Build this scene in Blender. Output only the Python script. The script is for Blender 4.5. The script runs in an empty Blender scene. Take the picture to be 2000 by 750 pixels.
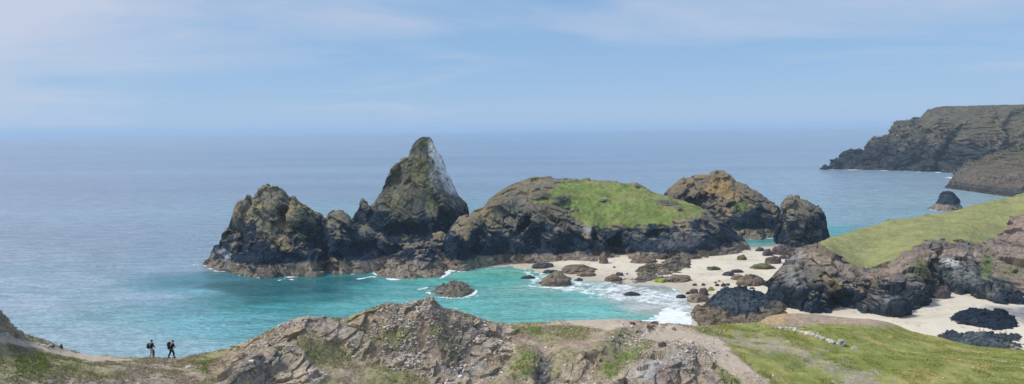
import bpy, bmesh, math, random
import numpy as np
from mathutils import Vector

random.seed(7)
RNG = np.random.default_rng(11)
scene = bpy.context.scene
COL = scene.collection
F = 1500.0
CAMZ = 60.0
PITCH = math.atan(125.0 / F)
ROLL = math.radians(0.70)

# ------------------------------------------------------------------ camera maths
fw = np.array([0.0, math.cos(PITCH), -math.sin(PITCH)])
r0 = np.array([1.0, 0.0, 0.0])
u0 = np.array([0.0, math.sin(PITCH), math.cos(PITCH)])
RT = r0 * math.cos(ROLL) - u0 * math.sin(ROLL)
UP = u0 * math.cos(ROLL) + r0 * math.sin(ROLL)


def ray(u, v):
    u = np.asarray(u, float); v = np.asarray(v, float)
    return fw + np.multiply.outer((u - 1000.0) / F, RT) + np.multiply.outer((375.0 - v) / F, UP)


def at_depth(u, v, Y):
    d = ray(u, v)
    p = d * (np.asarray(Y, float) / d[..., 1])[..., None]
    p[..., 2] += CAMZ
    return p


def on_plane(u, v, z=0.0):
    d = ray(u, v)
    dz = np.minimum(d[..., 2], -1e-4)
    p = d * ((z - CAMZ) / dz)[..., None]
    p[..., 2] += CAMZ
    return p


def proj(P):
    q = P - np.array([0, 0, CAMZ])
    w = q @ fw
    return 1000 + F * (q @ RT) / w, 375 - F * (q @ UP) / w


# ------------------------------------------------------------------ noise
def _h(x, y, z, seed):
    h = (x * np.uint32(374761393) + y * np.uint32(668265263) + z * np.uint32(2246822519) + np.uint32((seed * 3266489917) & 0xffffffff))
    h = (h ^ (h >> np.uint32(15))) * np.uint32(2654435761)
    h = (h ^ (h >> np.uint32(13))) * np.uint32(3266489917)
    return h ^ (h >> np.uint32(16))


def vnoise(P, seed=0):
    P = P.astype(np.float64)
    f = np.floor(P)
    t = (P - f).astype(np.float32)
    i = f.astype(np.int64).astype(np.uint32)
    t = t * t * t * (t * (t * 6 - 15) + 10)
    one = np.uint32(1)
    out = 0
    for dx in (0, 1):
        wx = t[..., 0] if dx else 1 - t[..., 0]
        for dy in (0, 1):
            wy = t[..., 1] if dy else 1 - t[..., 1]
            for dz in (0, 1):
                wz = t[..., 2] if dz else 1 - t[..., 2]
                h = _h(i[..., 0] + (one if dx else np.uint32(0)), i[..., 1] + (one if dy else np.uint32(0)), i[..., 2] + (one if dz else np.uint32(0)), seed)
                out = out + wx * wy * wz * (h.astype(np.float32) * np.float32(2.0 / 4294967295.0) - 1)
    return out


def fbm(P, octaves=4, seed=0, gain=0.5, lac=2.03):
    a, s, tot = 1.0, 0, 0
    for o in range(octaves):
        s = s + a * vnoise(P * lac ** o + 17.3 * o, seed + o)
        tot += a; a *= gain
    return s / tot * 1.6


def ridged(P, octaves=4, seed=0, gain=0.5):
    a, s, tot = 1.0, 0, 0
    for o in range(octaves):
        s = s + a * (1 - 2.2 * np.abs(vnoise(P * 2.07 ** o + 9.1 * o, seed + o)))
        tot += a; a *= gain
    return s / tot


def facets(P, seed=0, tilt=0.6):
    """blocky rock: every Voronoi cell is a flat chip with its own offset and tilt; returns (value, edge distance)"""
    f = np.floor(P)
    best = np.full(P.shape[:-1], 9.0, np.float32)
    sec = np.full(P.shape[:-1], 9.0, np.float32)
    val = np.zeros(P.shape[:-1], np.float32)
    k = np.float32(1 / 4294967295.0)
    fr = (P - f).astype(np.float32)
    ii = f.astype(np.int64).astype(np.uint32)
    for dx in (-1, 0, 1):
        for dy in (-1, 0, 1):
            for dz in (-1, 0, 1):
                a = ii + np.array([dx, dy, dz], np.int64).astype(np.uint32)
                h1 = _h(a[..., 0], a[..., 1], a[..., 2], seed)
                h2 = h1 * np.uint32(1664525) + np.uint32(1013904223); h2 ^= h2 >> np.uint32(14)
                h3 = h2 * np.uint32(22695477) + np.uint32(1); h3 ^= h3 >> np.uint32(15)
                ox = dx + h1 * k - fr[..., 0]; oy = dy + h2 * k - fr[..., 1]; oz = dz + h3 * k - fr[..., 2]
                d = ox * ox + oy * oy + oz * oz
                g = (((h1 >> np.uint32(8)) & np.uint32(1023)).astype(np.float32) / 511.5 - 1)
                g2 = (((h2 >> np.uint32(8)) & np.uint32(1023)).astype(np.float32) / 511.5 - 1)
                g3 = (((h3 >> np.uint32(8)) & np.uint32(1023)).astype(np.float32) / 511.5 - 1)
                vv = g + tilt * 2 * (ox * g2 + oy * g3 + oz * g)
                m = d < best
                sec = np.where(m, best, np.minimum(sec, d))
                val = np.where(m, vv, val)
                best = np.where(m, d, best)
    return val, np.sqrt(sec) - np.sqrt(best)


def sstep(a, b, x):
    t = np.clip((x - a) / (b - a), 0, 1)
    return t * t * (3 - 2 * t)


def mix(a, b, t):
    return a + (b - a) * t[..., None]


def poly_sd(px, py, pts):
    """signed distance, positive inside"""
    pts = np.asarray(pts, float)
    d = np.full(px.shape, 1e18); ins = np.zeros(px.shape, bool)
    n = len(pts)
    for a in range(n):
        x1, y1 = pts[a]; x2, y2 = pts[(a + 1) % n]
        ex, ey = x2 - x1, y2 - y1
        t = np.clip(((px - x1) * ex + (py - y1) * ey) / (ex * ex + ey * ey + 1e-12), 0, 1)
        d = np.minimum(d, (px - x1 - t * ex) ** 2 + (py - y1 - t * ey) ** 2)
        if y1 != y2:
            c = ((y1 > py) != (y2 > py)) & (px < (x2 - x1) * (py - y1) / (y2 - y1) + x1)
            ins ^= c
    d = np.sqrt(d)
    return np.where(ins, d, -d)


def line_d(px, py, pts):
    """distance to an open polyline"""
    pts = np.asarray(pts, float)
    d = np.full(px.shape, 1e18)
    for a in range(len(pts) - 1):
        x1, y1 = pts[a][:2]; x2, y2 = pts[a + 1][:2]
        ex, ey = x2 - x1, y2 - y1
        t = np.clip(((px - x1) * ex + (py - y1) * ey) / (ex * ex + ey * ey + 1e-12), 0, 1)
        d = np.minimum(d, (px - x1 - t * ex) ** 2 + (py - y1 - t * ey) ** 2)
    return np.sqrt(d)


def ell(u, v, cu, cv, ru, rv, rot=0.0, p=1.4):
    a = math.radians(rot)
    x = (u - cu) * math.cos(a) - (v - cv) * math.sin(a)
    y = (u - cu) * math.sin(a) + (v - cv) * math.cos(a)
    return np.exp(-((x / ru) ** 2 + (y / rv) ** 2) ** p)


def C(*c):
    return np.array(c, float)


# ------------------------------------------------------------------ node helpers
def new_mat(name):
    m = bpy.data.materials.new(name); m.use_nodes = True
    nt = m.node_tree; nt.nodes.clear()
    out = nt.nodes.new('ShaderNodeOutputMaterial')
    b = nt.nodes.new('ShaderNodeBsdfPrincipled')
    nt.links.new(b.outputs[0], out.inputs[0])
    return m, nt, b


def N(nt, typ, **kw):
    n = nt.nodes.new(typ)
    for k, v in kw.items():
        if k.startswith('i_'):
            n.inputs[k[2:].replace('_', ' ')].default_value = v
        else:
            setattr(n, k, v)
    return n


def noise_node(nt, scale, detail=6, rough=0.6, coord=None, stretch=None, dist=0.0):
    if coord is None:
        coord = N(nt, 'ShaderNodeNewGeometry').outputs['Position']
    if stretch:
        mp = N(nt, 'ShaderNodeMapping')
        mp.inputs['Scale'].default_value = stretch[0]
        mp.inputs['Rotation'].default_value = stretch[1]
        nt.links.new(coord, mp.inputs['Vector']); coord = mp.outputs[0]
    n = N(nt, 'ShaderNodeTexNoise')
    n.inputs['Scale'].default_value = scale; n.inputs['Detail'].default_value = detail
    n.inputs['Roughness'].default_value = rough; n.inputs['Distortion'].default_value = dist
    nt.links.new(coord, n.inputs['Vector'])
    return n.outputs['Fac']


def maprange(nt, x, a, b, c, d):
    n = N(nt, 'ShaderNodeMapRange')
    for k, vv in zip(('From Min', 'From Max', 'To Min', 'To Max'), (a, b, c, d)):
        n.inputs[k].default_value = vv
    nt.links.new(x, n.inputs['Value'])
    return n.outputs[0]


def math_node(nt, op, a, b):
    n = N(nt, 'ShaderNodeMath', operation=op)
    for i, x in enumerate((a, b)):
        if isinstance(x, (int, float)): n.inputs[i].default_value = x
        else: nt.links.new(x, n.inputs[i])
    return n.outputs[0]


def surface_material(name, scales, contrast, bump, rough=0.92, stretch=None, spec=0.12, tint=None):
    """albedo attribute 'Col' broken up by noise of several sizes, with bump"""
    m, nt, b = new_mat(name)
    at = N(nt, 'ShaderNodeAttribute', attribute_name='Col')
    fac = None; hts = None
    for k, s in enumerate(scales):
        n = noise_node(nt, s, 5, 0.65, stretch=stretch if k == 0 else None)
        mr = maprange(nt, n, 0.28, 0.72, 1 - contrast, 1 + contrast)
        fac = mr if fac is None else math_node(nt, 'MULTIPLY', fac, mr)
        w = math_node(nt, 'MULTIPLY', n, 1.0 / s)
        hts = w if hts is None else math_node(nt, 'ADD', hts, w)
    mul = N(nt, 'ShaderNodeVectorMath', operation='SCALE')
    nt.links.new(at.outputs['Color'], mul.inputs[0]); nt.links.new(fac, mul.inputs['Scale'])
    colour = mul.outputs[0]
    if tint:
        mx = N(nt, 'ShaderNodeMix', data_type='RGBA')
        nt.links.new(maprange(nt, noise_node(nt, tint[1], 3, 0.6), 0.5, 0.72, 0, tint[2]), mx.inputs[0])
        nt.links.new(colour, mx.inputs[6]); mx.inputs[7].default_value = (*tint[0], 1)
        colour = mx.outputs[2]
    nt.links.new(colour, b.inputs['Base Color'])
    b.inputs['Roughness'].default_value = rough
    b.inputs['Specular IOR Level'].default_value = spec
    bp = N(nt, 'ShaderNodeBump'); bp.inputs['Strength'].default_value = bump[0]; bp.inputs['Distance'].default_value = bump[1]
    nt.links.new(hts, bp.inputs['Height']); nt.links.new(bp.outputs[0], b.inputs['Normal'])
    return m


M_ROCK = surface_material('sea_cliff_rock', (0.35, 1.6), 0.22, (0.6, 0.6), stretch=((1, 1, 0.45), (0.3, 0.5, 0)))
M_DARK = surface_material('dark_wet_rock', (0.9, 2.6), 0.45, (0.9, 0.7), rough=0.6, spec=0.4)
M_TURF = surface_material('cliff_turf', (0.12, 0.9), 0.2, (0.5, 0.35))
M_FAR = surface_material('far_cliff', (0.05, 0.22), 0.28, (0.9, 4.0))
M_NEAR = surface_material('headland_ground', (1.1, 5.0), 0.28, (0.7, 0.35), tint=((0.55, 0.5, 0.44), 2.6, 0.22))
M_NEARGRASS = surface_material('headland_grass', (0.35, 4.0), 0.24, (0.5, 0.2))
M_PATH = surface_material('path_gravel', (1.5, 9.0), 0.12, (0.3, 0.06))
M_SAND = surface_material('beach_sand', (0.08, 1.5), 0.06, (0.15, 0.2), rough=0.85)
M_STONE = surface_material('field_stone', (2.0, 9.0), 0.3, (0.6, 0.1))


def plain(name, c, rough=0.8, spec=0.3):
    m, nt, b = new_mat(name)
    n = noise_node(nt, 9.0, 3, 0.5)
    mr = maprange(nt, n, 0.3, 0.7, 0.85, 1.15)
    mul = N(nt, 'ShaderNodeVectorMath', operation='SCALE'); mul.inputs[0].default_value = c
    nt.links.new(mr, mul.inputs['Scale']); nt.links.new(mul.outputs[0], b.inputs['Base Color'])
    b.inputs['Roughness'].default_value = rough; b.inputs['Specular IOR Level'].default_value = spec
    return m


# ------------------------------------------------------------------ object helpers
def tag(o, label=None, cat=None, group=None, kind=None):
    if label: o['label'] = label
    if cat: o['category'] = cat
    if group: o['group'] = group
    if kind: o['kind'] = kind
    return o


def empty(name, loc):
    o = bpy.data.objects.new(name, None); COL.objects.link(o); o.location = loc
    o.empty_display_size = 1.0
    return o


def mesh_obj(name, V, Fc, mat, parent=None, cols=None, smooth=False, origin=None):
    V = np.asarray(V, np.float32); Fc = np.asarray(Fc, np.int32)
    me = bpy.data.meshes.new(name)
    k = Fc.shape[1]
    if origin is None: origin = np.zeros(3)
    me.vertices.add(len(V)); me.vertices.foreach_set('co', (V - origin).astype(np.float32).ravel())
    me.loops.add(Fc.size); me.loops.foreach_set('vertex_index', Fc.ravel())
    me.polygons.add(len(Fc)); me.polygons.foreach_set('loop_start', np.arange(0, Fc.size, k, dtype=np.int32))
    try: me.polygons.foreach_set('loop_total', np.full(len(Fc), k, np.int32))
    except Exception: pass
    me.update(calc_edges=True)
    me.polygons.foreach_set('use_smooth', np.full(len(Fc), smooth))
    if cols is not None:
        a = me.color_attributes.new('Col', 'FLOAT_COLOR', 'POINT')
        c = np.ones((len(V), 4), np.float32); c[:, :3] = np.clip(cols, 0.002, 0.9)
        a.data.foreach_set('color', c.ravel())
    me.materials.append(mat)
    o = bpy.data.objects.new(name, me); COL.objects.link(o)
    if parent is not None: o.parent = parent
    else: o.location = origin
    return o


def grid_faces(nr, nc):
    i = np.arange(nr * nc).reshape(nr, nc)
    return np.stack([i[:-1, :-1], i[:-1, 1:], i[1:, 1:], i[1:, :-1]], -1).reshape(-1, 4)


def split_parts(G, cols, lab, names, root, origin):
    """cut one surface along its masks into parts; names = {label:(name, material, smooth)}"""
    nr, nc = G.shape[:2]
    Fc = grid_faces(nr, nc); fl = lab.reshape(-1)[Fc[:, 0]]
    V = G.reshape(-1, 3); Cc = cols.reshape(-1, 3); made = []
    for k, (nm, mat, sm) in names.items():
        f = Fc[fl == k]
        if not len(f): continue
        idx, inv = np.unique(f, return_inverse=True)
        made.append(mesh_obj(nm, V[idx], inv.reshape(f.shape), mat, root, Cc[idx], sm, origin=origin))
        if root is None: made[-1].location = origin
    return made


def grid_normals(G):
    a = np.gradient(G, axis=1); b = np.gradient(G, axis=0)
    n = np.cross(a, b)
    return n / (np.linalg.norm(n, axis=-1, keepdims=True) + 1e-9)


def ip(pts, u):
    p = np.asarray(pts, float); return np.interp(u, p[:, 0], p[:, 1])


def ips(pts, u, w):
    """interpolated and smoothed over +-w bearings, ends kept"""
    y = ip(pts, u)
    if np.ndim(u) == 0: return y
    acc = 0; ua, ub = float(np.min(u)), float(np.max(u))
    r = np.minimum(np.minimum(u - ua, ub - u), w)
    for t in np.linspace(-1, 1, 9):
        acc = acc + ip(pts, u + t * r)
    return acc / 9


# ------------------------------------------------------------------ rock masses
# a rock mass is spanned from its foot line to its crest line (each a line of photo bearings with a real distance)
BASES = []
PAL = dict(tide=C(.20, .165, .13), dark=C(.011, .022, .040), top=C(.175, .155, .115), ochre=C(.25, .195, .085))


def rock_mass(name, label, cat, foot, crest, crestY, mids=(), z0=0.0, res=0.45, thick=0.7, prof=((0, 0), (.25, .12), (.6, .4), (1, 1)),
              dents=(), amp=1.0, tide=4.2, dark=11.0, seed=1, pal=None, patches=(), turf=None, ochre=0.5, top_amt=1.0, cell=8.0,
              kind=None, group=None, sea=True, mat=None, turf_col=C(.11, .155, .035), one=False, dirt=None, turf_mat=None, aniso=(1, 1, .55), names=None, du=None, strata=0.5, bare=(), soft=1.0, smooth=None):
    pal = dict(PAL, **(pal or {}))
    ua, ub = foot[0][0], foot[-1][0]
    P0e = on_plane(ua, foot[0][1], z0)
    nY = on_plane(.5 * (ua + ub), ip(foot, .5 * (ua + ub)), z0)[1]
    du = du or max(0.8, res * F / nY)
    u = np.linspace(ua, ub, max(8, int((ub - ua) / du)))
    A = on_plane(u, ips(foot, u, 6), z0)
    B = at_depth(u, ip(crest, u), ips(crestY, u, 30))
    B[:, 2] = np.maximum(B[:, 2], z0 - 0.3)
    if sea: BASES.append((A[:, 0].copy(), A[:, 1].copy()))
    lines = [A + C(0, -0.8, -3.0), A]
    if mids:
        for mv, my in mids:
            L = at_depth(u, ips(mv, u, 8), ips(my, u, 30) if isinstance(my, (list, tuple)) else A[:, 1] + my)
            lines.append(L)
    else:
        for zf, yf in prof[1:-1]:
            lines.append(np.stack([A[:, 0] + (B[:, 0] - A[:, 0]) * yf, A[:, 1] + (B[:, 1] - A[:, 1]) * yf, A[:, 2] + (B[:, 2] - A[:, 2]) * zf], -1))
    lines.append(B)
    nb = len(lines) - 1
    T = np.maximum(2.0, (B[:, 2] - z0) * thick)
    for phi in (20, 45, 68, 90):
        p = math.radians(phi)
        L = B.copy(); L[:, 1] += T * math.sin(p); L[:, 2] = B[:, 2] - (B[:, 2] - z0 + 3.0) * (1 - math.cos(p))
        L[:, 0] *= L[:, 1] / B[:, 1]
        lines.append(L)
    rows, rf = [lines[0]], [0.0]
    for k in range(1, len(lines)):
        ln = np.percentile(np.linalg.norm(lines[k] - lines[k - 1], axis=1), 85)
        r = res * (2.0 if k > nb else 1.0)
        n = max(2, int(ln / r))
        for t in np.linspace(0, 1, n + 1)[1:]:
            rows.append(lines[k - 1] * (1 - t) + lines[k] * t); rf.append(k - 1 + t)
    G = np.stack(rows); rf = np.array(rf)
    # close the two ends
    e = []
    for side in (0, -1):
        c = G[:, side].copy(); c[:, 1] = G[:, side, 1].mean(); c[:, 0] += -0.4 if side == 0 else 0.4
        c[:, 2] = np.minimum(c[:, 2], G[:, side, 2]); e.append(c)
    G = np.concatenate([e[0][:, None], G, e[1][:, None]], 1)
    # soften the profile
    for _ in range(3):
        S = G.copy(); S[1:-1] = (G[:-2] + 2 * G[1:-1] + G[2:]) / 4
        keep = np.exp(-((rf - nb) / 0.12) ** 2)[:, None, None]
        G = S * (1 - keep) + G * keep
    uu, vv = proj(G)
    front = (rf <= nb + .02)[:, None] * np.ones(G.shape[1])[None]
    wob = fbm(G / 5, 2, seed + 90); wob2 = fbm(G / 5, 2, seed + 91)
    for (cu, cv, ru, rv, rot, dep) in dents:
        w = ell(uu + 5 * wob, vv + 5 * wob2, cu, cv, ru, rv, rot, 3.5 if dep >= 5 else 1.4) * front
        G[..., 1] += w * dep * (2.0 if dep > 0 else 1.3)
    hgt = np.clip((B[:, 2].max() - z0) / 25, .15, 1)
    q = np.array(aniso)
    ca, sa = math.cos(.5), math.sin(.5)
    R = np.array([[ca, 0, sa], [0, 1, 0], [-sa, 0, ca]])
    Q = (G @ R.T) * q
    tmask = np.zeros(G.shape[:2])
    if turf is not None:
        tmask = sstep(-1.5, 2.0, poly_sd(uu, vv, turf) + soft * (7 * fbm(G / 8.0, 3, seed + 50) + 4.5 * fbm(G / 1.8, 3, seed + 51))) * (rf <= nb + 1.1)[:, None]
    for (cu, cv, ru, rv, rot) in bare:
        tmask *= 1 - sstep(.25, .6, ell(uu, vv, cu, cv, ru, rv, rot) + .25 * wob)
    edge = sstep(0, 4, np.minimum(np.arange(G.shape[1]), np.arange(G.shape[1])[::-1]).astype(float))[None] * .85 + .15
    k = (1 - .93 * tmask) * edge
    if smooth:
        k = k * (1 - smooth[1] * sstep(smooth[0] - .35, smooth[0] + .35, rf + 0.0)[:, None])
    Nn = grid_normals(G)
    G += Nn * ((fbm(G / 16, 3, seed) * 1.1 * hgt + ridged(Q / 11, 3, seed + 3) * .7 * hgt) * amp * k)[..., None]
    f1, e1 = facets((Q + .9 * np.stack([fbm(Q / 4, 2, seed + 70), fbm(Q / 4, 2, seed + 71), fbm(Q / 4, 2, seed + 72)], -1)) / cell, seed + 7, 1.1)
    Nn = grid_normals(G)
    G += Nn * ((f1 * 1.45 - .12 * sstep(.06, 0, e1)) * hgt ** .5 * amp * k)[..., None]
    f2, e2 = facets(Q / (cell * .36) + 5, seed + 8, 1.0)
    st = np.abs(((G @ C(.42, .1, .9)) * .34 / (cell / 8.0) ** .5 + fbm(G / 9, 2, seed + 21) * 1.3) % 1.0 - .5) * 2
    st = sstep(.15, .6, st)
    q2 = cell / 8.0
    jn = sstep(.945, .995, 1 - np.abs(vnoise((G @ R.T) / (C(7, 7, 26) * q2), seed + 45))) + .4 * sstep(.95, .995, 1 - np.abs(vnoise((G @ R.T) / (C(3, 3, 10) * q2), seed + 46)))
    Nn = grid_normals(G)
    G += Nn * ((f2 * .42 - .04 * sstep(.12, 0, e2) + (st - .5) * strata * .5 * q2 + fbm(G / 1.5, 3, seed + 12) * .10 - jn * 1.3 * q2 * hgt) * amp * k + tmask * (fbm(G / 7, 3, seed + 55) * .6 + fbm(G / 1.6, 3, seed + 56) * .32) * soft)[..., None]
    Nn = grid_normals(G)
    up = np.abs(Nn[..., 2])
    uu, vv = proj(G)
    z = G[..., 2] - z0
    nz = fbm(G / 5, 4, seed + 30); nf = fbm(G / 1.1, 3, seed + 31)
    col = np.zeros(G.shape) + pal['dark']
    td = sstep(tide + .3, tide - .3, z + nz * .9)
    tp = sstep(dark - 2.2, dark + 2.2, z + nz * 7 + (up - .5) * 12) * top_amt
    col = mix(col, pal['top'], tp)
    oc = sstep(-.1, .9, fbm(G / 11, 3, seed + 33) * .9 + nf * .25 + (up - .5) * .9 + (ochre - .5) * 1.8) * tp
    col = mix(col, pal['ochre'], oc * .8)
    gl = sstep(.1, .7, fbm(G / 6, 3, seed + 34)) * (1 - td)
    col = mix(col, C(.12, .13, .135), gl * (.14 + .26 * tp))
    # pale mineral veins and lichen flecks
    vein = sstep(.80, 1.0, ridged((G @ R.T) * C(.5, .5, .16), 3, seed + 40)) * (1 - td)
    col = mix(col, C(.20, .20, .19), vein * .3)
    col = mix(col, pal['tide'] * (1 + .25 * nf[..., None]), td)
    col *= (1 + .16 * nf[..., None])
    if dirt is not None:
        dm = sstep(-6, 6, poly_sd(uu, vv, dirt) + 9 * nz) * (rf <= nb + 1)[:, None]
        col = mix(col, C(.27, .21, .165) * (1 + .25 * nf[..., None]), dm * .85)
    for (cu, cv, ru, rv, rot, c, s) in patches:
        w = ell(uu + nz * 6, vv + nf * 4, cu, cv, ru, rv, rot)
        col = mix(col, np.array(c) * (1 + .3 * nf[..., None]), np.clip(w * s * sstep(-.5, .15, nf + w - .4) * 1.2, 0, 1) * front)
    lab = np.zeros(G.shape[:2], int)
    if turf is not None:
        fringe = np.exp(-(poly_sd(uu, vv, turf) / 9.0) ** 2) * sstep(-.3, .4, nz)
        col = mix(col, C(.19, .155, .095) * (1 + .2 * nf[..., None]), fringe * .6)
        tc = turf_col * (1 + (.22 * nz + .2 * nf) * soft)[..., None]
        tc = mix(tc, C(.25, .235, .09), sstep(.0, .7, fbm(G / 11, 3, seed + 60)) * .6)
        tc = mix(tc, C(.20, .16, .10), sstep(.25, .75, fbm(G / 4, 4, seed + 61)) * .55 * soft)
        col = mix(col, tc, tmask)
        lab[tmask > .5] = 1
    if z0 < .5 and tide > 0:
        lab[(td > .5) & (lab == 0)] = 2
    origin = np.array([float(A[:, 0].mean()), float(A[:, 1].mean()), z0])
    if one:
        o = mesh_obj(name, G.reshape(-1, 3), grid_faces(*G.shape[:2]), mat or M_ROCK, None, col.reshape(-1, 3), False, origin=origin)
        tag(o, label, cat, group, kind)
        return o, G
    root = empty(name, origin); tag(root, label, cat, group, kind)
    names = names or ('cliff', 'turf', 'wave_cut_base')
    split_parts(G, col, lab, {0: (names[0], mat or M_ROCK, False), 1: (names[1], turf_mat or M_TURF, True), 2: (names[2], mat or M_ROCK, False)}, root, origin)
    return root, G


# --- left stack
rock_mass('sea_stack', 'broad jagged sea stack with ochre lichen crown, farthest out to the left', 'sea stack',
    foot=[(395, 518), (420, 528), (450, 533), (490, 541), (510, 543), (560, 541), (600, 538), (620, 541), (636, 528)],
    crest=[(395, 517), (408, 502), (414, 487), (430, 477), (440, 465), (452, 438), (460, 410), (464, 397), (478, 388), (482, 379), (490, 380), (494, 386), (508, 380), (514, 366), (522, 361), (540, 361), (552, 365), (565, 377), (580, 392), (605, 404), (612, 413), (626, 416), (634, 430), (636, 480)],
    crestY=[(395, 347), (410, 343), (450, 337), (520, 333), (636, 333)],
    mids=(([(395, 518), (410, 504), (450, 503), (500, 508), (560, 506), (600, 500), (636, 505)], 2.0),
          ([(395, 518), (410, 502), (430, 482), (450, 462), (500, 452), (540, 448), (600, 440), (636, 485)], [(395, 347), (410, 341), (450, 333), (500, 326), (560, 325), (620, 330), (636, 333)])),
    dents=((600, 480, 30, 26, 0, 4), (552, 418, 10, 16, -30, 4), (520, 440, 18, 40, 0, -3), (470, 470, 12, 30, 20, 3.0), (580, 420, 26, 14, -25, -3), (505, 420, 10, 22, 0, -3.0)),
    tide=5.2, dark=17, seed=3, amp=.68, ochre=.66, patches=((445, 505, 12, 14, 0, (.32, .34, .36), .7), (430, 490, 10, 6, 0, (.3, .32, .34), .6)))
rock_mass('sea_stack', 'low lumpy brown stack joined to the right of the broad ochre crowned stack', 'sea stack',
    foot=[(627, 526), (640, 535), (670, 537), (710, 533), (740, 529), (765, 523), (800, 514)],
    crest=[(627, 470), (632, 432), (640, 418), (648, 413), (662, 412), (675, 417), (684, 428), (700, 440), (714, 441), (724, 446), (737, 456), (748, 456), (765, 468), (778, 478), (790, 492), (800, 508)],
    crestY=[(627, 333), (700, 338), (760, 338), (800, 345)],
    dents=((640, 500, 10, 40, 0, 3), (700, 490, 30, 16, 0, 3), (740, 490, 5, 30, 30, 4)),
    tide=5.0, dark=18, seed=9, amp=.6, ochre=.36)
rock_mass('sea_stack', 'tall pointed rock spire streaked white on its right flank', 'sea stack',
    foot=[(686, 500), (720, 508), (760, 513), (810, 516), (860, 513), (900, 504), (918, 497)],
    crest=[(686, 470), (690, 432), (695, 418), (703, 404), (711, 394), (716, 393), (721, 403), (728, 399), (742, 383), (752, 362), (760, 342), (769, 326), (784, 315), (799, 304), (803, 287), (811, 275), (821, 268), (826, 266), (840, 267), (847, 275), (852, 291), (864, 307), (871, 336), (882, 359), (893, 381), (909, 396), (914, 412), (916, 440), (918, 480)],
    crestY=[(686, 366), (760, 370), (918, 368)],
    mids=(([(686, 495), (700, 470), (740, 468), (800, 466), (860, 466), (918, 490)], [(686, 366), (720, 360), (800, 351), (860, 353), (918, 366)]),
          ([(686, 480), (700, 425), (728, 420), (760, 405), (810, 385), (850, 385), (890, 410), (918, 480)], [(686, 366), (728, 362), (810, 357), (850, 358), (918, 368)]),
          ([(686, 475), (711, 398), (728, 405), (760, 365), (810, 320), (845, 315), (880, 370), (918, 480)], [(686, 366), (728, 366), (810, 364), (850, 365), (918, 368)])),
    dents=((800, 455, 45, 18, 0, 3), (770, 360, 16, 30, -30, 3), (850, 440, 14, 36, 0, -3),),
    tide=3.0, dark=19, seed=14, amp=.5, ochre=.42, pal=dict(top=C(.105, .10, .075), ochre=C(.16, .15, .06)), strata=.7,
    patches=((856, 310, 12, 32, 14, (.72, .72, .73), 1.0), (866, 335, 15, 32, 22, (.68, .68, .70), 1.0), (878, 362, 11, 24, 24, (.56, .57, .59), .9), (850, 350, 16, 30, 10, (.25, .25, .26), .5), (895, 400, 14, 20, 10, (.22, .23, .24), .6), (842, 400, 12, 10, 0, (.24, .24, .10), .6), (828, 285, 12, 12, 0, (.07, .09, .045), .8)))
rock_mass('rock_ledge', 'low dark topped ledge with pale brown foot below the pointed spire', 'rock ledge',
    foot=[(726, 528), (740, 539), (762, 545), (800, 546), (840, 545), (866, 541), (874, 530)],
    crest=[(726, 526), (740, 519), (755, 508), (768, 497), (785, 490), (820, 486), (848, 491), (858, 502), (868, 520), (874, 530)],
    crestY=[(726, 336), (800, 334), (874, 332)], tide=4.6, dark=13, seed=22, amp=.8, cell=5, ochre=.3)
rock_mass('rock_ledge', 'dark saddle of rubble filling the gap at the foot of the spire', 'rock ledge',
    foot=[(750, 520), (800, 524), (850, 522), (892, 516)],
    crest=[(750, 490), (775, 477), (800, 480), (825, 476), (840, 474), (852, 462), (862, 457), (872, 462), (880, 475), (892, 490)],
    crestY=[(750, 346), (892, 345)], tide=2, dark=9, seed=25, amp=.9, cell=5, ochre=.25)
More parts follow.
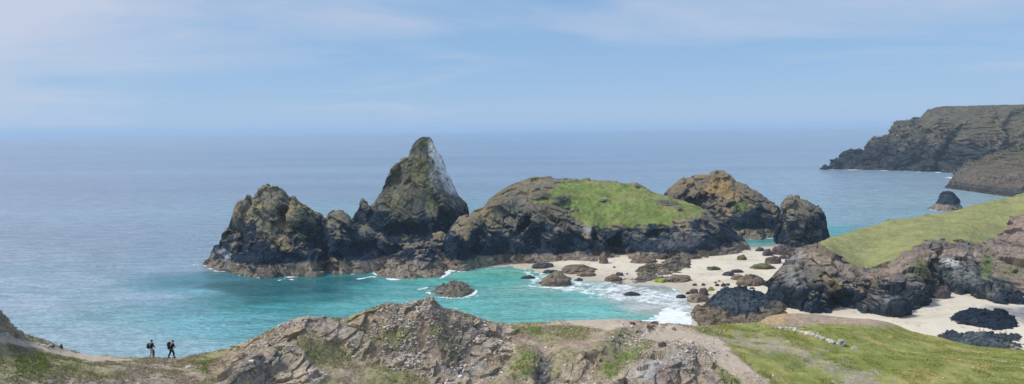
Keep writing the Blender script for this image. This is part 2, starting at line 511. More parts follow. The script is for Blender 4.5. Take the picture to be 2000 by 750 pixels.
# --- grassy island
TURF1 = [(1036, 398), (1048, 384), (1062, 378), (1085, 366), (1105, 353), (1140, 350), (1200, 352), (1250, 362), (1300, 379), (1350, 396), (1374, 408), (1370, 424), (1340, 430), (1290, 438), (1240, 443), (1190, 445), (1152, 434), (1120, 418), (1085, 404), (1060, 396)]
_, ISLE = rock_mass('grassy_island', 'large domed rock island with bright green turf cap and dark caves above the sand', 'island',
    foot=[(862, 520), (870, 526), (888, 530), (912, 530), (940, 523), (985, 517), (1040, 516), (1100, 514), (1150, 516), (1195, 514), (1235, 512), (1290, 512), (1345, 513), (1400, 507), (1440, 502), (1466, 495)],
    crest=[(862, 505), (866, 478), (873, 456), (885, 440), (898, 427), (915, 421), (926, 410), (945, 403), (955, 388), (980, 370), (1005, 357), (1040, 350), (1060, 348), (1090, 347), (1120, 350), (1160, 353), (1200, 354), (1225, 359), (1240, 357), (1255, 363), (1275, 374), (1300, 381), (1320, 388), (1350, 398), (1372, 407), (1388, 419), (1404, 430), (1425, 443), (1443, 458), (1457, 472), (1466, 490)],
    crestY=[(862, 336), (900, 350), (960, 375), (1040, 396), (1150, 404), (1250, 398), (1350, 388), (1400, 380), (1466, 366)],
    mids=(([(862, 510), (870, 500), (890, 492), (912, 500), (940, 500), (985, 495), (1040, 494), (1100, 495), (1170, 498), (1235, 498), (1345, 498), (1400, 494), (1466, 492)], 2.0),
          ([(862, 508), (868, 485), (880, 458), (900, 440), (930, 425), (960, 405), (1000, 388), (1036, 398), (1060, 402), (1085, 410), (1120, 425), (1152, 440), (1190, 450), (1240, 447), (1290, 443), (1340, 434), (1372, 424), (1400, 445), (1440, 472), (1466, 492)],
           [(862, 335), (880, 334), (912, 336), (985, 352), (1040, 352), (1100, 352), (1190, 352), (1240, 353), (1345, 356), (1400, 358), (1440, 362), (1466, 366)]),
          ([(862, 506), (870, 468), (882, 448), (900, 433), (930, 415), (960, 394), (1000, 372), (1040, 371), (1100, 379), (1150, 391), (1190, 395), (1240, 397), (1300, 402), (1345, 410), (1372, 415), (1400, 437), (1440, 465), (1466, 491)],
           [(862, 336), (912, 342), (960, 360), (1040, 368), (1150, 370), (1250, 370), (1345, 367), (1400, 368), (1466, 366)])),
    dents=((1203, 484, 17, 28, -24, 9), (1222, 500, 17, 14, 0, 8), (1022, 440, 9, 26, -30, 6), (1050, 470, 16, 26, 0, 3.5), (1165, 468, 4, 16, 10, 4), (1300, 480, 34, 18, 20, -5),
           (1085, 460, 30, 22, 0, -4.5), (1110, 470, 18, 22, 0, 1), (1155, 455, 12, 26, 0, -3), (970, 460, 30, 32, 0, -3), (925, 480, 12, 28, -25, 3.5), (1380, 470, 30, 22, 25, -3), (1290, 460, 20, 10, 0, 3), (1010, 478, 18, 20, 0, -2.5), (890, 478, 7, 26, 0, -3.0), (1058, 382, 18, 7, 0, -3.5), (1093, 388, 18, 8, 0, -3.5), (1300, 395, 20, 5, -5, -3), (1180, 392, 10, 4, 0, -2)),
    tide=4.2, dark=16.5, seed=31, amp=.72, ochre=.38, turf=TURF1, bare=((1058, 381, 20, 8, 0), (1094, 388, 20, 8, 0), (1302, 396, 25, 6, -5), (1180, 392, 13, 4, 0), (1075, 405, 14, 6, 0), (1120, 408, 14, 4, 0), (1325, 408, 6, 3, 0), (1243, 361, 14, 5, 0)), turf_col=C(.155, .20, .052), cell=9, smooth=(3.0, .62),
    patches=((1058, 382, 20, 8, 0, (.06, .07, .055), .9), (1093, 388, 20, 9, 0, (.055, .065, .05), .9), (1300, 395, 24, 7, -5, (.09, .10, .07), .9), (1180, 392, 12, 5, 0, (.12, .12, .07), .7),
             (1150, 445, 14, 14, 0, (.26, .26, .25), .7), (1330, 470, 46, 20, 20, (.12, .12, .13), .6), (980, 385, 50, 14, 35, (.14, .115, .08), .6), (1220, 400, 40, 20, 0, (.17, .16, .06), .25)))
rock_mass('leaning_rock', 'ribbed brown rock leaning down from the grassy island cliff to the surf', 'rock',
    foot=[(1197, 554), (1230, 554), (1260, 551), (1300, 547), (1322, 541), (1354, 533)],
    crest=[(1197, 553), (1215, 546), (1238, 537), (1250, 522), (1262, 516), (1285, 514), (1300, 508), (1320, 500), (1345, 497), (1352, 512), (1354, 530)],
    crestY=[(1197, 296), (1250, 312), (1300, 330), (1354, 338)], z0=.2, tide=0, dark=5, seed=41, amp=.45, cell=3, ochre=.3, res=.38, one=True,
    pal=dict(top=C(.17, .14, .10), dark=C(.07, .068, .06)), sea=False, strata=1.2)
rock_mass('sea_stack', 'humped rock stack with orange lichen back behind the grassy island', 'sea stack',
    foot=[(1294, 447), (1350, 458), (1440, 466), (1480, 468), (1515, 464), (1538, 459)],
    crest=[(1294, 400), (1298, 378), (1306, 368), (1322, 355), (1340, 345), (1368, 341), (1383, 343), (1388, 336), (1400, 332), (1416, 336), (1430, 342), (1437, 352), (1452, 357), (1470, 367), (1490, 382), (1508, 395), (1520, 402), (1528, 412), (1534, 430), (1538, 455)],
    crestY=[(1294, 455), (1400, 448), (1500, 425), (1538, 418)],
    dents=((1360, 400, 40, 14, 25, 6), (1440, 420, 40, 20, 0, -4), (1320, 372, 18, 10, 0, -3)),
    tide=4.4, dark=17, seed=47, smooth=(3.6, .45), amp=.75, ochre=.5, pal=dict(ochre=C(.26, .185, .075), top=C(.16, .13, .09)),
    patches=((1400, 365, 36, 15, 25, (.33, .22, .085), .6), (1445, 403, 20, 11, 0, (.11, .15, .04), .8)))
rock_mass('sea_stack', 'upright blocky grey boulder stack standing at the gap beside the right turf', 'sea stack',
    foot=[(1515, 474), (1524, 482), (1550, 488), (1598, 487), (1612, 482), (1623, 475)],
    crest=[(1515, 460), (1521, 440), (1525, 415), (1530, 395), (1540, 386), (1552, 387), (1572, 391), (1592, 397), (1602, 406), (1610, 425), (1619, 445), (1622, 460), (1623, 470)],
    crestY=[(1515, 382), (1623, 384)], dents=((1590, 450, 20, 22, 0, 3), (1540, 430, 9, 20, 0, -3), (1570, 470, 20, 10, 0, 3)),
    tide=1.0, dark=12, seed=52, amp=.8, ochre=.3, cell=8, res=.4, thick=.6)
rock_mass('sea_stack', 'small dark pointed islet alone in the bay before the far headland', 'sea stack',
    foot=[(1814, 407), (1825, 411), (1850, 413), (1870, 413), (1881, 410)],
    crest=[(1814, 406), (1824, 401), (1833, 394), (1840, 383), (1845, 377), (1853, 375), (1862, 377), (1866, 386), (1871, 396), (1877, 402), (1881, 409)],
    crestY=[(1814, 535), (1881, 532)], tide=4, dark=30, seed=58, amp=.8, res=.55)
rock_mass('rock_islet', 'flat grey brown reef ringed with foam in the turquoise cove', 'rock',
    foot=[(832, 569), (845, 576), (865, 581), (885, 582), (908, 580), (920, 575), (928, 567)],
    crest=[(832, 568), (842, 563), (858, 558), (870, 554), (885, 549), (903, 551), (915, 557), (922, 562), (928, 566)],
    crestY=[(832, 288), (928, 290)], tide=6, dark=20, seed=61, amp=.45, cell=2, res=.28, one=True, pal=dict(tide=C(.15, .135, .105)), strata=1.5)
rock_mass('dark_crag', 'big blue black crag with brown seaweed foot beside the breaking wave', 'rock',
    foot=[(1350, 612), (1354, 626), (1370, 640), (1400, 650), (1500, 655), (1552, 640)],
    crest=[(1350, 612), (1358, 602), (1366, 596), (1378, 592), (1390, 585), (1398, 576), (1409, 570), (1416, 563), (1430, 561), (1462, 562), (1470, 564), (1482, 570), (1500, 573), (1520, 581), (1535, 593), (1545, 604), (1552, 620)],
    crestY=[(1350, 246), (1380, 246), (1450, 248), (1552, 246)], tide=3.6, dark=40, seed=66, amp=.55, cell=4.5, res=.28, aniso=(1.2, 1, .5), strata=1.2,
    pal=dict(tide=C(.15, .12, .085), dark=C(.011, .022, .036)), mat=M_ROCK, patches=((1450, 590, 80, 20, 0, (.10, .13, .14), .35),))
# --- right promontory
TURF2 = [(1598, 477), (1619, 461), (1660, 440), (1735, 415), (1880, 390), (2300, 300), (2300, 408), (2010, 408), (1975, 425), (1960, 455), (1935, 470), (1905, 477), (1870, 472), (1835, 471), (1800, 474), (1775, 488), (1750, 504), (1712, 521), (1685, 524), (1665, 515), (1640, 500), (1622, 487)]
_, PROM = rock_mass('promontory', 'broken grey cliffs under smooth green turf reaching in from the right', 'headland',
    foot=[(1500, 580), (1507, 592), (1530, 603), (1560, 610), (1600, 614), (1620, 614), (1632, 603), (1655, 604), (1675, 608), (1700, 616), (1725, 622), (1748, 622), (1770, 614), (1795, 605), (1815, 594), (1832, 580), (1870, 578), (1900, 578), (1912, 588), (1935, 598), (2000, 602), (2300, 610)],
    crest=[(1500, 578), (1506, 566), (1514, 546), (1530, 525), (1536, 505), (1548, 490), (1575, 483), (1598, 476), (1619, 464), (1640, 459), (1680, 447), (1700, 442), (1720, 437), (1735, 430), (1760, 427), (1810, 420), (1845, 416), (1880, 408), (1900, 400), (1940, 390), (1975, 385), (2000, 377), (2300, 310)],
    crestY=[(1500, 256), (1530, 270), (1570, 285), (1619, 310), (1740, 335), (1880, 355), (2000, 365), (2300, 380)],
    mids=(([(1500, 579), (1514, 565), (1540, 560), (1600, 562), (1640, 560), (1700, 578), (1740, 585), (1790, 575), (1830, 550), (1900, 548), (1915, 570), (2000, 588), (2300, 595)], 2.2),
          ([(1500, 578), (1510, 558), (1530, 535), (1560, 515), (1600, 505), (1640, 525), (1690, 545), (1730, 540), (1790, 520), (1830, 505), (1870, 502), (1900, 510), (1918, 545), (1950, 560), (2000, 572), (2300, 580)],
           [(1500, 256), (1560, 256), (1600, 255), (1690, 250), (1745, 252), (1800, 262), (1850, 274), (1890, 276), (1918, 262), (2000, 258), (2300, 258)]),
          ([(1500, 578), (1512, 550), (1536, 510), (1560, 488), (1598, 480), (1622, 489), (1640, 502), (1665, 517), (1690, 527), (1712, 523), (1750, 506), (1790, 482), (1830, 475), (1865, 477), (1890, 484), (1940, 535), (1965, 550), (2000, 560), (2300, 570)],
           [(1500, 256), (1536, 268), (1598, 272), (1640, 268), (1690, 262), (1750, 268), (1830, 282), (1890, 284), (1940, 268), (2000, 265), (2300, 262)])),
    z0=.9, sea=False, tide=0, dark=10, seed=71, soft=.45, smooth=(3.0, .4), amp=.8, cell=8, res=.42, ochre=.28, turf=TURF2, turf_col=C(.235, .24, .095), du=1.3, dirt=[(1548, 486), (1600, 478), (1640, 503), (1690, 528), (1750, 510), (1790, 484), (1905, 482), (1940, 470), (1965, 450), (1980, 420), (2010, 410), (2300, 400), (2300, 572), (2000, 565), (1940, 545), (1900, 500), (1790, 506), (1740, 540), (1700, 548), (1650, 535), (1600, 512), (1560, 500)],
    pal=dict(top=C(.16, .14, .125), dark=C(.02, .03, .044)), names=('cliff', 'turf', 'rock_base'),
    dents=((1696, 580, 12, 34, -35, 8), (1680, 596, 16, 12, 0, 6), (1632, 592, 12, 11, 0, 6), (1572, 533, 20, 14, 35, 4), (1650, 555, 35, 16, 20, -3), (1740, 590, 36, 26, 0, -4), (1552, 560, 22, 24, 0, -2), (1722, 548, 20, 5, 10, 3), (1780, 540, 16, 30, 0, -3),
           (1612, 560, 8, 22, 0, 3), (1825, 525, 10, 36, -20, 5), (1875, 540, 36, 30, 0, 2)),
    patches=((1855, 513, 16, 10, 0, (.62, .60, .56), .9), (1890, 500, 22, 8, 0, (.38, .32, .27), .6), (1880, 540, 46, 16, 0, (.22, .24, .22), .45), (1800, 525, 22, 26, 15, (.15, .155, .065), .7), (1928, 520, 14, 26, 0, (.10, .15, .035), .7), (1975, 530, 34, 16, 0, (.15, .16, .07), .6),
             (1545, 540, 20, 22, 0, (.22, .23, .22), .6), (1555, 505, 22, 12, 20, (.25, .24, .235), .6), (1930, 570, 22, 12, 0, (.28, .28, .25), .5), (1615, 497, 12, 8, 0, (.16, .16, .06), .6), (1975, 445, 40, 30, 0, (.30, .20, .17), .5)))
rock_mass('rock_pinnacle', 'stubby dark pinnacle with ochre top standing against the promontory foot', 'rock',
    foot=[(1566, 604), (1575, 613), (1592, 617), (1612, 616), (1626, 610)],
    crest=[(1566, 590), (1571, 565), (1578, 551), (1588, 547), (1597, 552), (1601, 570), (1606, 585), (1618, 592), (1626, 604)],
    crestY=[(1566, 240), (1626, 242)], z0=.9, sea=False, tide=0, dark=8.5, seed=77, amp=.55, cell=2.4, res=.3, one=True, patches=((1588, 551, 14, 7, 0, (.26, .19, .07), 1),))
# --- far headland
HP = dict(top=C(.275, .21, .17), dark=C(.075, .08, .09), ochre=C(.17, .19, .09), tide=C(.11, .10, .09))
rock_mass('far_headland', 'long far headland', 'headland',
    foot=[(1606, 329.5), (1650, 331), (1700, 331.5), (1760, 333), (1810, 335.5), (1850, 336.5), (1880, 337), (1950, 338), (2300, 350)],
    crest=[(1606, 329), (1622, 325), (1636, 317), (1648, 305), (1656, 299.5), (1668, 301), (1680, 303), (1692, 292), (1710, 275.5), (1735, 270), (1752, 258), (1764, 243), (1778, 237), (1798, 228), (1814, 214), (1828, 209), (1850, 207.5), (1880, 207), (1920, 205.5), (2000, 204), (2300, 200)],
    crestY=[(1606, 1015), (1700, 1060), (1764, 1120), (1830, 1180), (2000, 1250), (2300, 1250)], z0=0,
    prof=((0, 0), (.08, .02), (.45, .22), (.72, .5), (1, 1)), res=1.7, du=1.0, thick=2.5, amp=1.7, tide=6, dark=34, seed=81, cell=18, mat=M_FAR, kind='structure', pal=HP, ochre=.62, turf=[(1790, 235), (1830, 200), (2400, 190), (2400, 300), (1990, 262), (1930, 275), (1890, 268), (1850, 255), (1800, 250)], turf_col=C(.24, .20, .135), turf_mat=M_FAR, aniso=(1, 1, .8), strata=.15, soft=.3,
    dents=((1850, 300, 14, 40, -30, 40), (1790, 300, 30, 20, -30, 25), (1740, 300, 30, 30, 0, -20), (1890, 280, 16, 60, -35, -50), (1960, 260, 10, 40, -30, 40), (1700, 315, 16, 14, 0, 16), (1815, 270, 8, 34, -35, 28), (1770, 262, 6, 26, -20, 20), (1870, 265, 8, 30, -40, 22), (1835, 250, 14, 14, 0, -18), (1725, 295, 6, 24, -20, 16), (1990, 235, 14, 30, -50, 16)),
    patches=((1765, 290, 10, 6, 0, (.4, .36, .32), .8), (1890, 235, 60, 16, 0, (.18, .19, .10), .5), (1860, 245, 40, 14, 20, (.17, .18, .10), .4), (1955, 280, 8, 10, 0, (.4, .36, .32), .5)))
rock_mass('coastal_spur', 'nearer spur of the far headland', 'headland',
    foot=[(1862, 347), (1878, 349), (1884, 354), (1896, 354), (1904, 360), (1918, 360), (1926, 367), (1942, 366), (1950, 374), (1964, 373), (1972, 381), (1985, 384), (2060, 400), (2300, 430)],
    crest=[(1862, 346), (1872, 340), (1885, 333), (1900, 327), (1925, 313), (1950, 301), (1980, 289), (2010, 275), (2300, 225)],
    crestY=[(1862, 850), (1930, 840), (2000, 830), (2300, 900)], z0=0, prof=((0, 0), (.25, .03), (.62, .3), (1, 1)), res=1.4, du=1.0, thick=1.5, amp=1.5, tide=3, dark=6, seed=87, cell=12, mat=M_FAR, kind='structure', pal=HP, ochre=.5, aniso=(1, 1, .8), strata=.2,
    dents=((1915, 336, 10, 16, -30, 14), (1958, 335, 9, 34, -35, 20), (1985, 330, 9, 40, -30, 20), (1935, 345, 8, 16, 0, -10), (1890, 343, 8, 10, 0, 8)), patches=((1985, 330, 16, 30, -20, (.26, .18, .13), .7), (1945, 345, 8, 5, 0, (.4, .4, .4), .5), (1960, 305, 50, 16, 25, (.22, .20, .11), .8), (1925, 325, 30, 10, 25, (.27, .19, .14), .8), (1995, 300, 30, 20, 0, (.22, .20, .11), .6)))

# ------------------------------------------------------------------ beach
SANDPX = [(925, 527), (960, 521), (1000, 520), (1040, 527), (1075, 537), (1130, 545), (1180, 550), (1240, 557), (1290, 558), (1330, 572), (1352, 590), (1362, 606), (1372, 640), (1380, 780), (2500, 780), (2500, 540), (1905, 540), (1700, 520), (1545, 481), (1500, 481), (1462, 483), (1400, 480), (1300, 480), (925, 500)]
sp = on_plane(np.array([p[0] for p in SANDPX]), np.array([p[1] for p in SANDPX]), 0.0)[:, :2]
SEAPX_EDGE = SANDPX[:12]


def sand_z(x, y):
    d = poly_sd(x, y, sp)
    w = np.stack([x / 18, y / 18, 0 * x], -1)
    d = d + fbm(w, 3, 91) * 2.2
    return np.clip(d * .055, -1.2, 1.3) + np.clip((d - 24) * .012, 0, .8) + fbm(w * 2, 2, 92) * .07


gx, gy = np.meshgrid(np.arange(-30, 330, .9), np.arange(125, 440, .9))
gz = sand_z(gx, gy)
SG = np.stack([gx, gy, gz], -1)
wet = sstep(1.15, .25, gz + fbm(SG / 6, 3, 94) * .18)
su, sv = proj(SG)
sc_ = mix(np.zeros(SG.shape) + C(.60, .535, .42), C(.40, .35, .275), wet * .8)
sc_ *= (1 + .06 * fbm(SG * C(.25, .06, 1), 4, 95))[..., None]
shore_d = poly_sd(gx, gy, sp) + fbm(SG / 12, 3, 191) * 4
for dd, ww, aa in ((6.5, .8, .5), (13, .5, .35), (21, 1.0, .45)):
    sc_ = mix(sc_, C(.20, .16, .10), np.exp(-((shore_d - dd) / ww) ** 2) * sstep(.0, .5, fbm(SG / 2.2, 3, 192 + int(dd))) * aa)
sc_ = mix(sc_, C(.46, .40, .31), sstep(.1, .6, fbm(SG * C(.05, .14, 1), 4, 199)) * .5)
sc_ = mix(sc_, C(.24, .20, .15), sstep(.62, .8, fbm(SG / 1.1, 3, 198)) * .5)
peb = sstep(-8, 8, poly_sd(su, sv, [(1920, 603), (1960, 598), (2100, 605), (2200, 660), (2040, 655), (1990, 622), (1950, 610)]) + 6 * fbm(SG / 4, 3, 96))
sc_ = mix(sc_, C(.22, .215, .21) * (1 + .4 * fbm(SG / .9, 2, 97)[..., None]), peb)
so = mesh_obj('beach_sand', SG.reshape(-1, 3), grid_faces(*SG.shape[:2]), M_SAND, None, sc_.reshape(-1, 3), True)
tag(so, kind='structure')

# ------------------------------------------------------------------ sea
us = np.concatenate([np.linspace(-2200, -60, 50)[:-1], np.arange(-60, 2060, 2.2), np.linspace(2060, 4200, 50)])
ss = (us - 1000) / F
Ys = [95.0]
while Ys[-1] < 46000:
    y = Ys[-1]
    step_px = 1.1 if y < 420 else (1.8 if y < 1200 else 3.0)
    Ys.append(y + max(.35, min(y * y * step_px / (CAMZ * F), y * .3)))
Ys = np.array(Ys)
SS, YY = np.meshgrid(ss, Ys)
W = np.stack([SS * YY, YY, 0 * YY], -1)
wu, wv = proj(W)
ctrl = [(0, 300, .175, .24, .335), (0, 400, .205, .27, .355), (0, 500, .225, .30, .38), (0, 600, .25, .345, .41), (200, 450, .205, .275, .36), (200, 350, .19, .25, .34), (600, 350, .18, .245, .335), (330, 520, .20, .285, .36), (120, 550, .235, .32, .395), (150, 660, .25, .375, .42), (280, 680, .23, .38, .42), (250, 580, .21, .315, .385), (300, 480, .20, .275, .355), (420, 640, .11, .36, .40), (390, 570, .09, .30, .35),
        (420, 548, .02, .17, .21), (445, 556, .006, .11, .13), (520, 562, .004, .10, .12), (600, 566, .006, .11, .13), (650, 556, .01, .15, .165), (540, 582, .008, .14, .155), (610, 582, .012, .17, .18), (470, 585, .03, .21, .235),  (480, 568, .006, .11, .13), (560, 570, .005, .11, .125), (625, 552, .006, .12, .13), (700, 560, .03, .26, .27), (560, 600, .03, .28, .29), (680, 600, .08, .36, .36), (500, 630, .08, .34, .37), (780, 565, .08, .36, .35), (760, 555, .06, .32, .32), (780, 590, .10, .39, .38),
        (900, 545, .06, .38, .33), (950, 550, .08, .41, .34), (1000, 535, .11, .40, .31), (950, 600, .115, .42, .38), (1100, 610, .125, .43, .39), (1050, 580, .12, .40, .36), (1200, 600, .13, .46, .42), (1250, 620, .16, .48, .44), (1150, 575, .12, .43, .39),
        (1310, 590, .46, .49, .46), (1230, 575, .42, .48, .45), (1100, 555, .34, .46, .42), (1060, 545, .22, .38, .31), (1350, 600, .36, .39, .36), (1240, 562, .36, .38, .34), (1490, 466, .02, .28, .28), (1520, 465, .03, .3, .3), (1490, 476, .22, .38, .36),
        (1700, 420, .19, .32, .37), (1900, 385, .21, .33, .37), (1800, 350, .20, .29, .36), (1650, 370, .185, .275, .35), (1500, 330, .18, .26, .345), (1000, 300, .165, .235, .33), (500, 300, .165, .235, .33), (1950, 340, .17, .29, .37), (1300, 300, .165, .24, .335), (1700, 280, .17, .245, .335), (950, 350, .18, .245, .335), (1000, 262, .16, .23, .33), (200, 270, .16, .23, .33)]
cw = on_plane(np.array([c[0] for c in ctrl], float), np.array([c[1] for c in ctrl], float), 0)
la = np.log(W[..., 1]) * 1.6; lb = SS
OPEN = 1
num = 0; den = 0
jit = fbm(W / 30, 3, 201) * .03
for (c, w3) in zip(ctrl, cw):
    d2 = (la - math.log(w3[1]) * 1.6 + jit) ** 2 + (lb - w3[0] / w3[1] + jit) ** 2 + 2e-5
    w = 1 / d2 ** 1.7
    num = num + w[..., None] * C(*c[2:]); den = den + w
body = num / den[..., None]
body = body * .9 + body.mean(-1, keepdims=True) * .1
# foam: narrow broken rim where the swell meets rock, plus the shore break
foam = np.zeros(YY.shape)
near = YY < 1300
rim = np.full(YY.shape, 1e9)
for bx, by in BASES:
    k = max(1, len(bx) // 40)
    pts = np.stack([bx[::k], by[::k]], -1)
    lo, hi = pts.min(0) - 25, pts.max(0) + 25
    m = (W[..., 0] > lo[0]) & (W[..., 0] < hi[0]) & (W[..., 1] > lo[1]) & (W[..., 1] < hi[1])
    rim[m] = np.minimum(rim[m], line_d(W[..., 0][m], W[..., 1][m], pts))
fn = fbm(W / 7, 3, 211); fd = fbm(W / 1.6, 3, 212)
sc = np.clip(W[..., 1] / 330, .8, 3) * np.where((wu > 1790) & (wu < 1900) & (wv > 395), .45, 1)
foam = np.maximum(foam, sstep(1.0, .0, rim / (sc * np.clip(1.3 + 3.4 * fn, .15, 6))) * sstep(-.2, .45, fn + .35 * fd))


def px_line(pts, width, val, soft=1.0):
    global foam
    w3 = on_plane(np.array([p[0] for p in pts], float), np.array([p[1] for p in pts], float), 0)
    lo, hi = w3.min(0) - 30, w3.max(0) + 30
    m = (W[..., 0] > lo[0]) & (W[..., 0] < hi[0]) & (W[..., 1] > lo[1]) & (W[..., 1] < hi[1])
    d = line_d(W[..., 0][m] + fn[m] * 1.6, W[..., 1][m] + fn[m] * 2.0, w3[:, :2])
    foam[m] = np.maximum(foam[m], val * sstep(1.0, .1, d / (width * (1 + .5 * fd[m]))) * np.clip(.75 + .6 * fd[m], 0, 1))


px_line([(1262, 634), (1285, 618), (1305, 606), (1330, 616), (1360, 632), (1385, 645)], 3.4, 1.0)
px_line([(1275, 640), (1305, 622), (1345, 640)], 5.0, .95)
px_line([(1300, 608), (1345, 618), (1372, 632)], 2.6, 1)
px_line([(955, 522), (985, 519), (1008, 521), (1035, 528), (1060, 537)], 1.5, .95)
px_line([(930, 530), (960, 524), (985, 521)], 1.2, .6)
px_line([(1035, 557), (1060, 561), (1100, 561), (1140, 566), (1170, 571)], 1.5, .95)
px_line([(1085, 541), (1120, 549), (1140, 556), (1180, 553), (1205, 549)], 1.6, .7)
px_line([(1190, 555), (1230, 552), (1260, 556), (1300, 562), (1330, 574), (1352, 592)], 1.3, .75)
px_line([(1240, 622), (1300, 600)], 1.5, .4)
px_line([(700, 545), (722, 541), (730, 544)], 1.4, 1)
px_line([(815, 566), (830, 562), (838, 570)], 1.6, .8)
px_line([(900, 583), (930, 578), (945, 574)], 1.4, .6)
px_line([(540, 548), (556, 545), (580, 546)], 1.7, .95)
px_line([(380, 516), (400, 519), (412, 526)], 1.8, .9)
px_line([(870, 533), (890, 535), (905, 534)], 1.2, .8)
px_line([(1040, 548), (1080, 566), (1150, 574), (1230, 584), (1290, 594)], .8, .8)
px_line([(1120, 556), (1170, 561), (1230, 566), (1290, 572), (1330, 586)], .8, .7)
px_line([(1010, 530), (1040, 540), (1060, 548)], .9, .7)
px_line([(1310, 596), (1340, 604), (1360, 614)], .9, .8)
zone = [(1000, 521), (1045, 530), (1075, 540), (1130, 546), (1180, 552), (1240, 557), (1290, 558), (1335, 572), (1352, 590), (1372, 612), (1385, 640), (1340, 616), (1300, 604), (1250, 592), (1190, 583), (1130, 576), (1080, 563), (1030, 553), (1020, 538)]
zw = on_plane(np.array([p[0] for p in zone], float), np.array([p[1] for p in zone], float), 0)[:, :2]
zs = poly_sd(W[..., 0], W[..., 1], zw)
zin = sstep(-3, 4, zs + fn * 3)
foam = np.maximum(foam, zin * np.clip(.49 + .26 * fd + .1 * fn, 0, .8))
z2 = on_plane(*np.array([(1300, 598), (1325, 604), (1350, 617), (1375, 634), (1400, 652), (1235, 652), (1258, 630), (1280, 614)], float).T, 0)[:, :2]
foam = np.maximum(foam, sstep(-1.5, 2.5, poly_sd(W[..., 0], W[..., 1], z2) + fn * 2 + fd * 1.2) * np.clip(1.0 + .35 * fd, 0, 1.15))
far_bits = (wu > 1580) & (wu < 1990) & (rim < 14) & (wv < 392)
foam = np.where(far_bits, np.maximum(foam, sstep(13, 3, rim) * sstep(-.35, .15, fn)), foam)
sd_in = sand_z(W[..., 0], W[..., 1])
sea = mesh_obj('sea', W.reshape(-1, 3), grid_faces(*W.shape[:2]), plain('tmp', (0, 0, 0)), None, body.reshape(-1, 3), True)
a = sea.data.attributes.new('foam', 'FLOAT', 'POINT'); a.data.foreach_set('value', foam.ravel().astype(np.float32))
tag(sea, kind='structure')
m, nt, b = new_mat('sea_water')
at = N(nt, 'ShaderNodeAttribute', attribute_name='Col'); af = N(nt, 'ShaderNodeAttribute', attribute_name='foam')
geo = N(nt, 'ShaderNodeNewGeometry').outputs['Position']
ROT = (0, 0, math.radians(-14))
n_small = noise_node(nt, .6, 4, .65, geo, ((.7, 1.2, 1), ROT), .5)
n_mid = noise_node(nt, .13, 5, .65, geo, ((.5, 1.3, 1), ROT), .4)
n_big = noise_node(nt, .02, 3, .5, geo, ((.3, 1.3, 1), ROT))
n_patch = noise_node(nt, .0035, 4, .55, geo, ((.35, 1.4, 1), ROT))
n_fd = noise_node(nt, 1.5, 5, .75, geo, ((.6, 1.0, 1), ROT), .6)
n_fe = noise_node(nt, .55, 3, .6, geo, ((.7, 1.0, 1), ROT), 1.2)
lace = math_node(nt, 'SUBTRACT', .30, math_node(nt, 'MULTIPLY', math_node(nt, 'ABSOLUTE', math_node(nt, 'SUBTRACT', n_fe, .5), 0), 3.2))
fth = math_node(nt, 'ADD', math_node(nt, 'ADD', math_node(nt, 'MULTIPLY', af.outputs['Fac'], 1.55), math_node(nt, 'MULTIPLY', lace, .55)), math_node(nt, 'SUBTRACT', n_fd, 1.12))
ffac = maprange(nt, fth, 0.0, .55, 0, .95)
v1 = maprange(nt, n_small, .3, .7, .72, 1.28)
v2 = maprange(nt, n_mid, .3, .7, .74, 1.26)
v3 = maprange(nt, n_patch, .35, .65, .88, 1.14)
vm = math_node(nt, 'MULTIPLY', math_node(nt, 'MULTIPLY', v1, v2), v3)
sc1 = N(nt, 'ShaderNodeVectorMath', operation='SCALE'); nt.links.new(at.outputs['Color'], sc1.inputs[0]); nt.links.new(vm, sc1.inputs['Scale'])
mx = N(nt, 'ShaderNodeMix', data_type='RGBA'); nt.links.new(ffac, mx.inputs[0]); nt.links.new(sc1.outputs[0], mx.inputs[6]); mx.inputs[7].default_value = (.80, .83, .84, 1)
nt.links.new(mx.outputs[2], b.inputs['Base Color'])
nt.links.new(maprange(nt, ffac, 0, 1, .22, .8), b.inputs['Roughness'])
b.inputs['IOR'].default_value = 1.33; b.inputs['Specular IOR Level'].default_value = .5
h = math_node(nt, 'ADD', math_node(nt, 'MULTIPLY', n_small, .55), math_node(nt, 'ADD', math_node(nt, 'MULTIPLY', n_mid, 2.0), math_node(nt, 'MULTIPLY', n_big, 3.0)))
bp = N(nt, 'ShaderNodeBump'); bp.inputs['Strength'].default_value = 1.0; bp.inputs['Distance'].default_value = 1.4
nt.links.new(h, bp.inputs['Height']); nt.links.new(bp.outputs[0], b.inputs['Normal'])
sea.data.materials.clear(); sea.data.materials.append(m)

# ------------------------------------------------------------------ near headland
lip = [(-400, 480), (-80, 560), (0, 606), (8, 613), (14, 618), (17, 628), (26, 634), (28, 646), (40, 648), (58, 656), (75, 660), (95, 664), (105, 671), (115, 675), (122, 680), (150, 689), (180, 694), (230, 697), (300, 699), (350, 698), (380, 694), (400, 690), (440, 680), (480, 668), (520, 648), (560, 630), (585, 620), (600, 619), (640, 622), (680, 620), (710, 608), (750, 592), (765, 591), (775, 594), (800, 591), (825, 584), (838, 580), (843, 581), (855, 590), (865, 601), (890, 606), (925, 615), (950, 625), (985, 632), (1030, 630), (1100, 627), (1160, 624), (1200, 622), (1240, 625), (1300, 632), (1370, 637), (1430, 632), (1480, 630), (1500, 620), (1530, 614), (1560, 613), (1610, 617), (1700, 624), (1740, 635), (1780, 648), (1830, 658), (1870, 668), (1910, 676), (1950, 680), (2000, 684), (2080, 692), (2400, 740)]
lipY = [(-400, 52), (-80, 58), (0, 62), (30, 64), (150, 70), (300, 73), (450, 73), (600, 75), (840, 80), (980, 85), (1200, 93), (1370, 101), (1480, 110), (1560, 118), (1760, 118), (2000, 108), (2400, 95)]
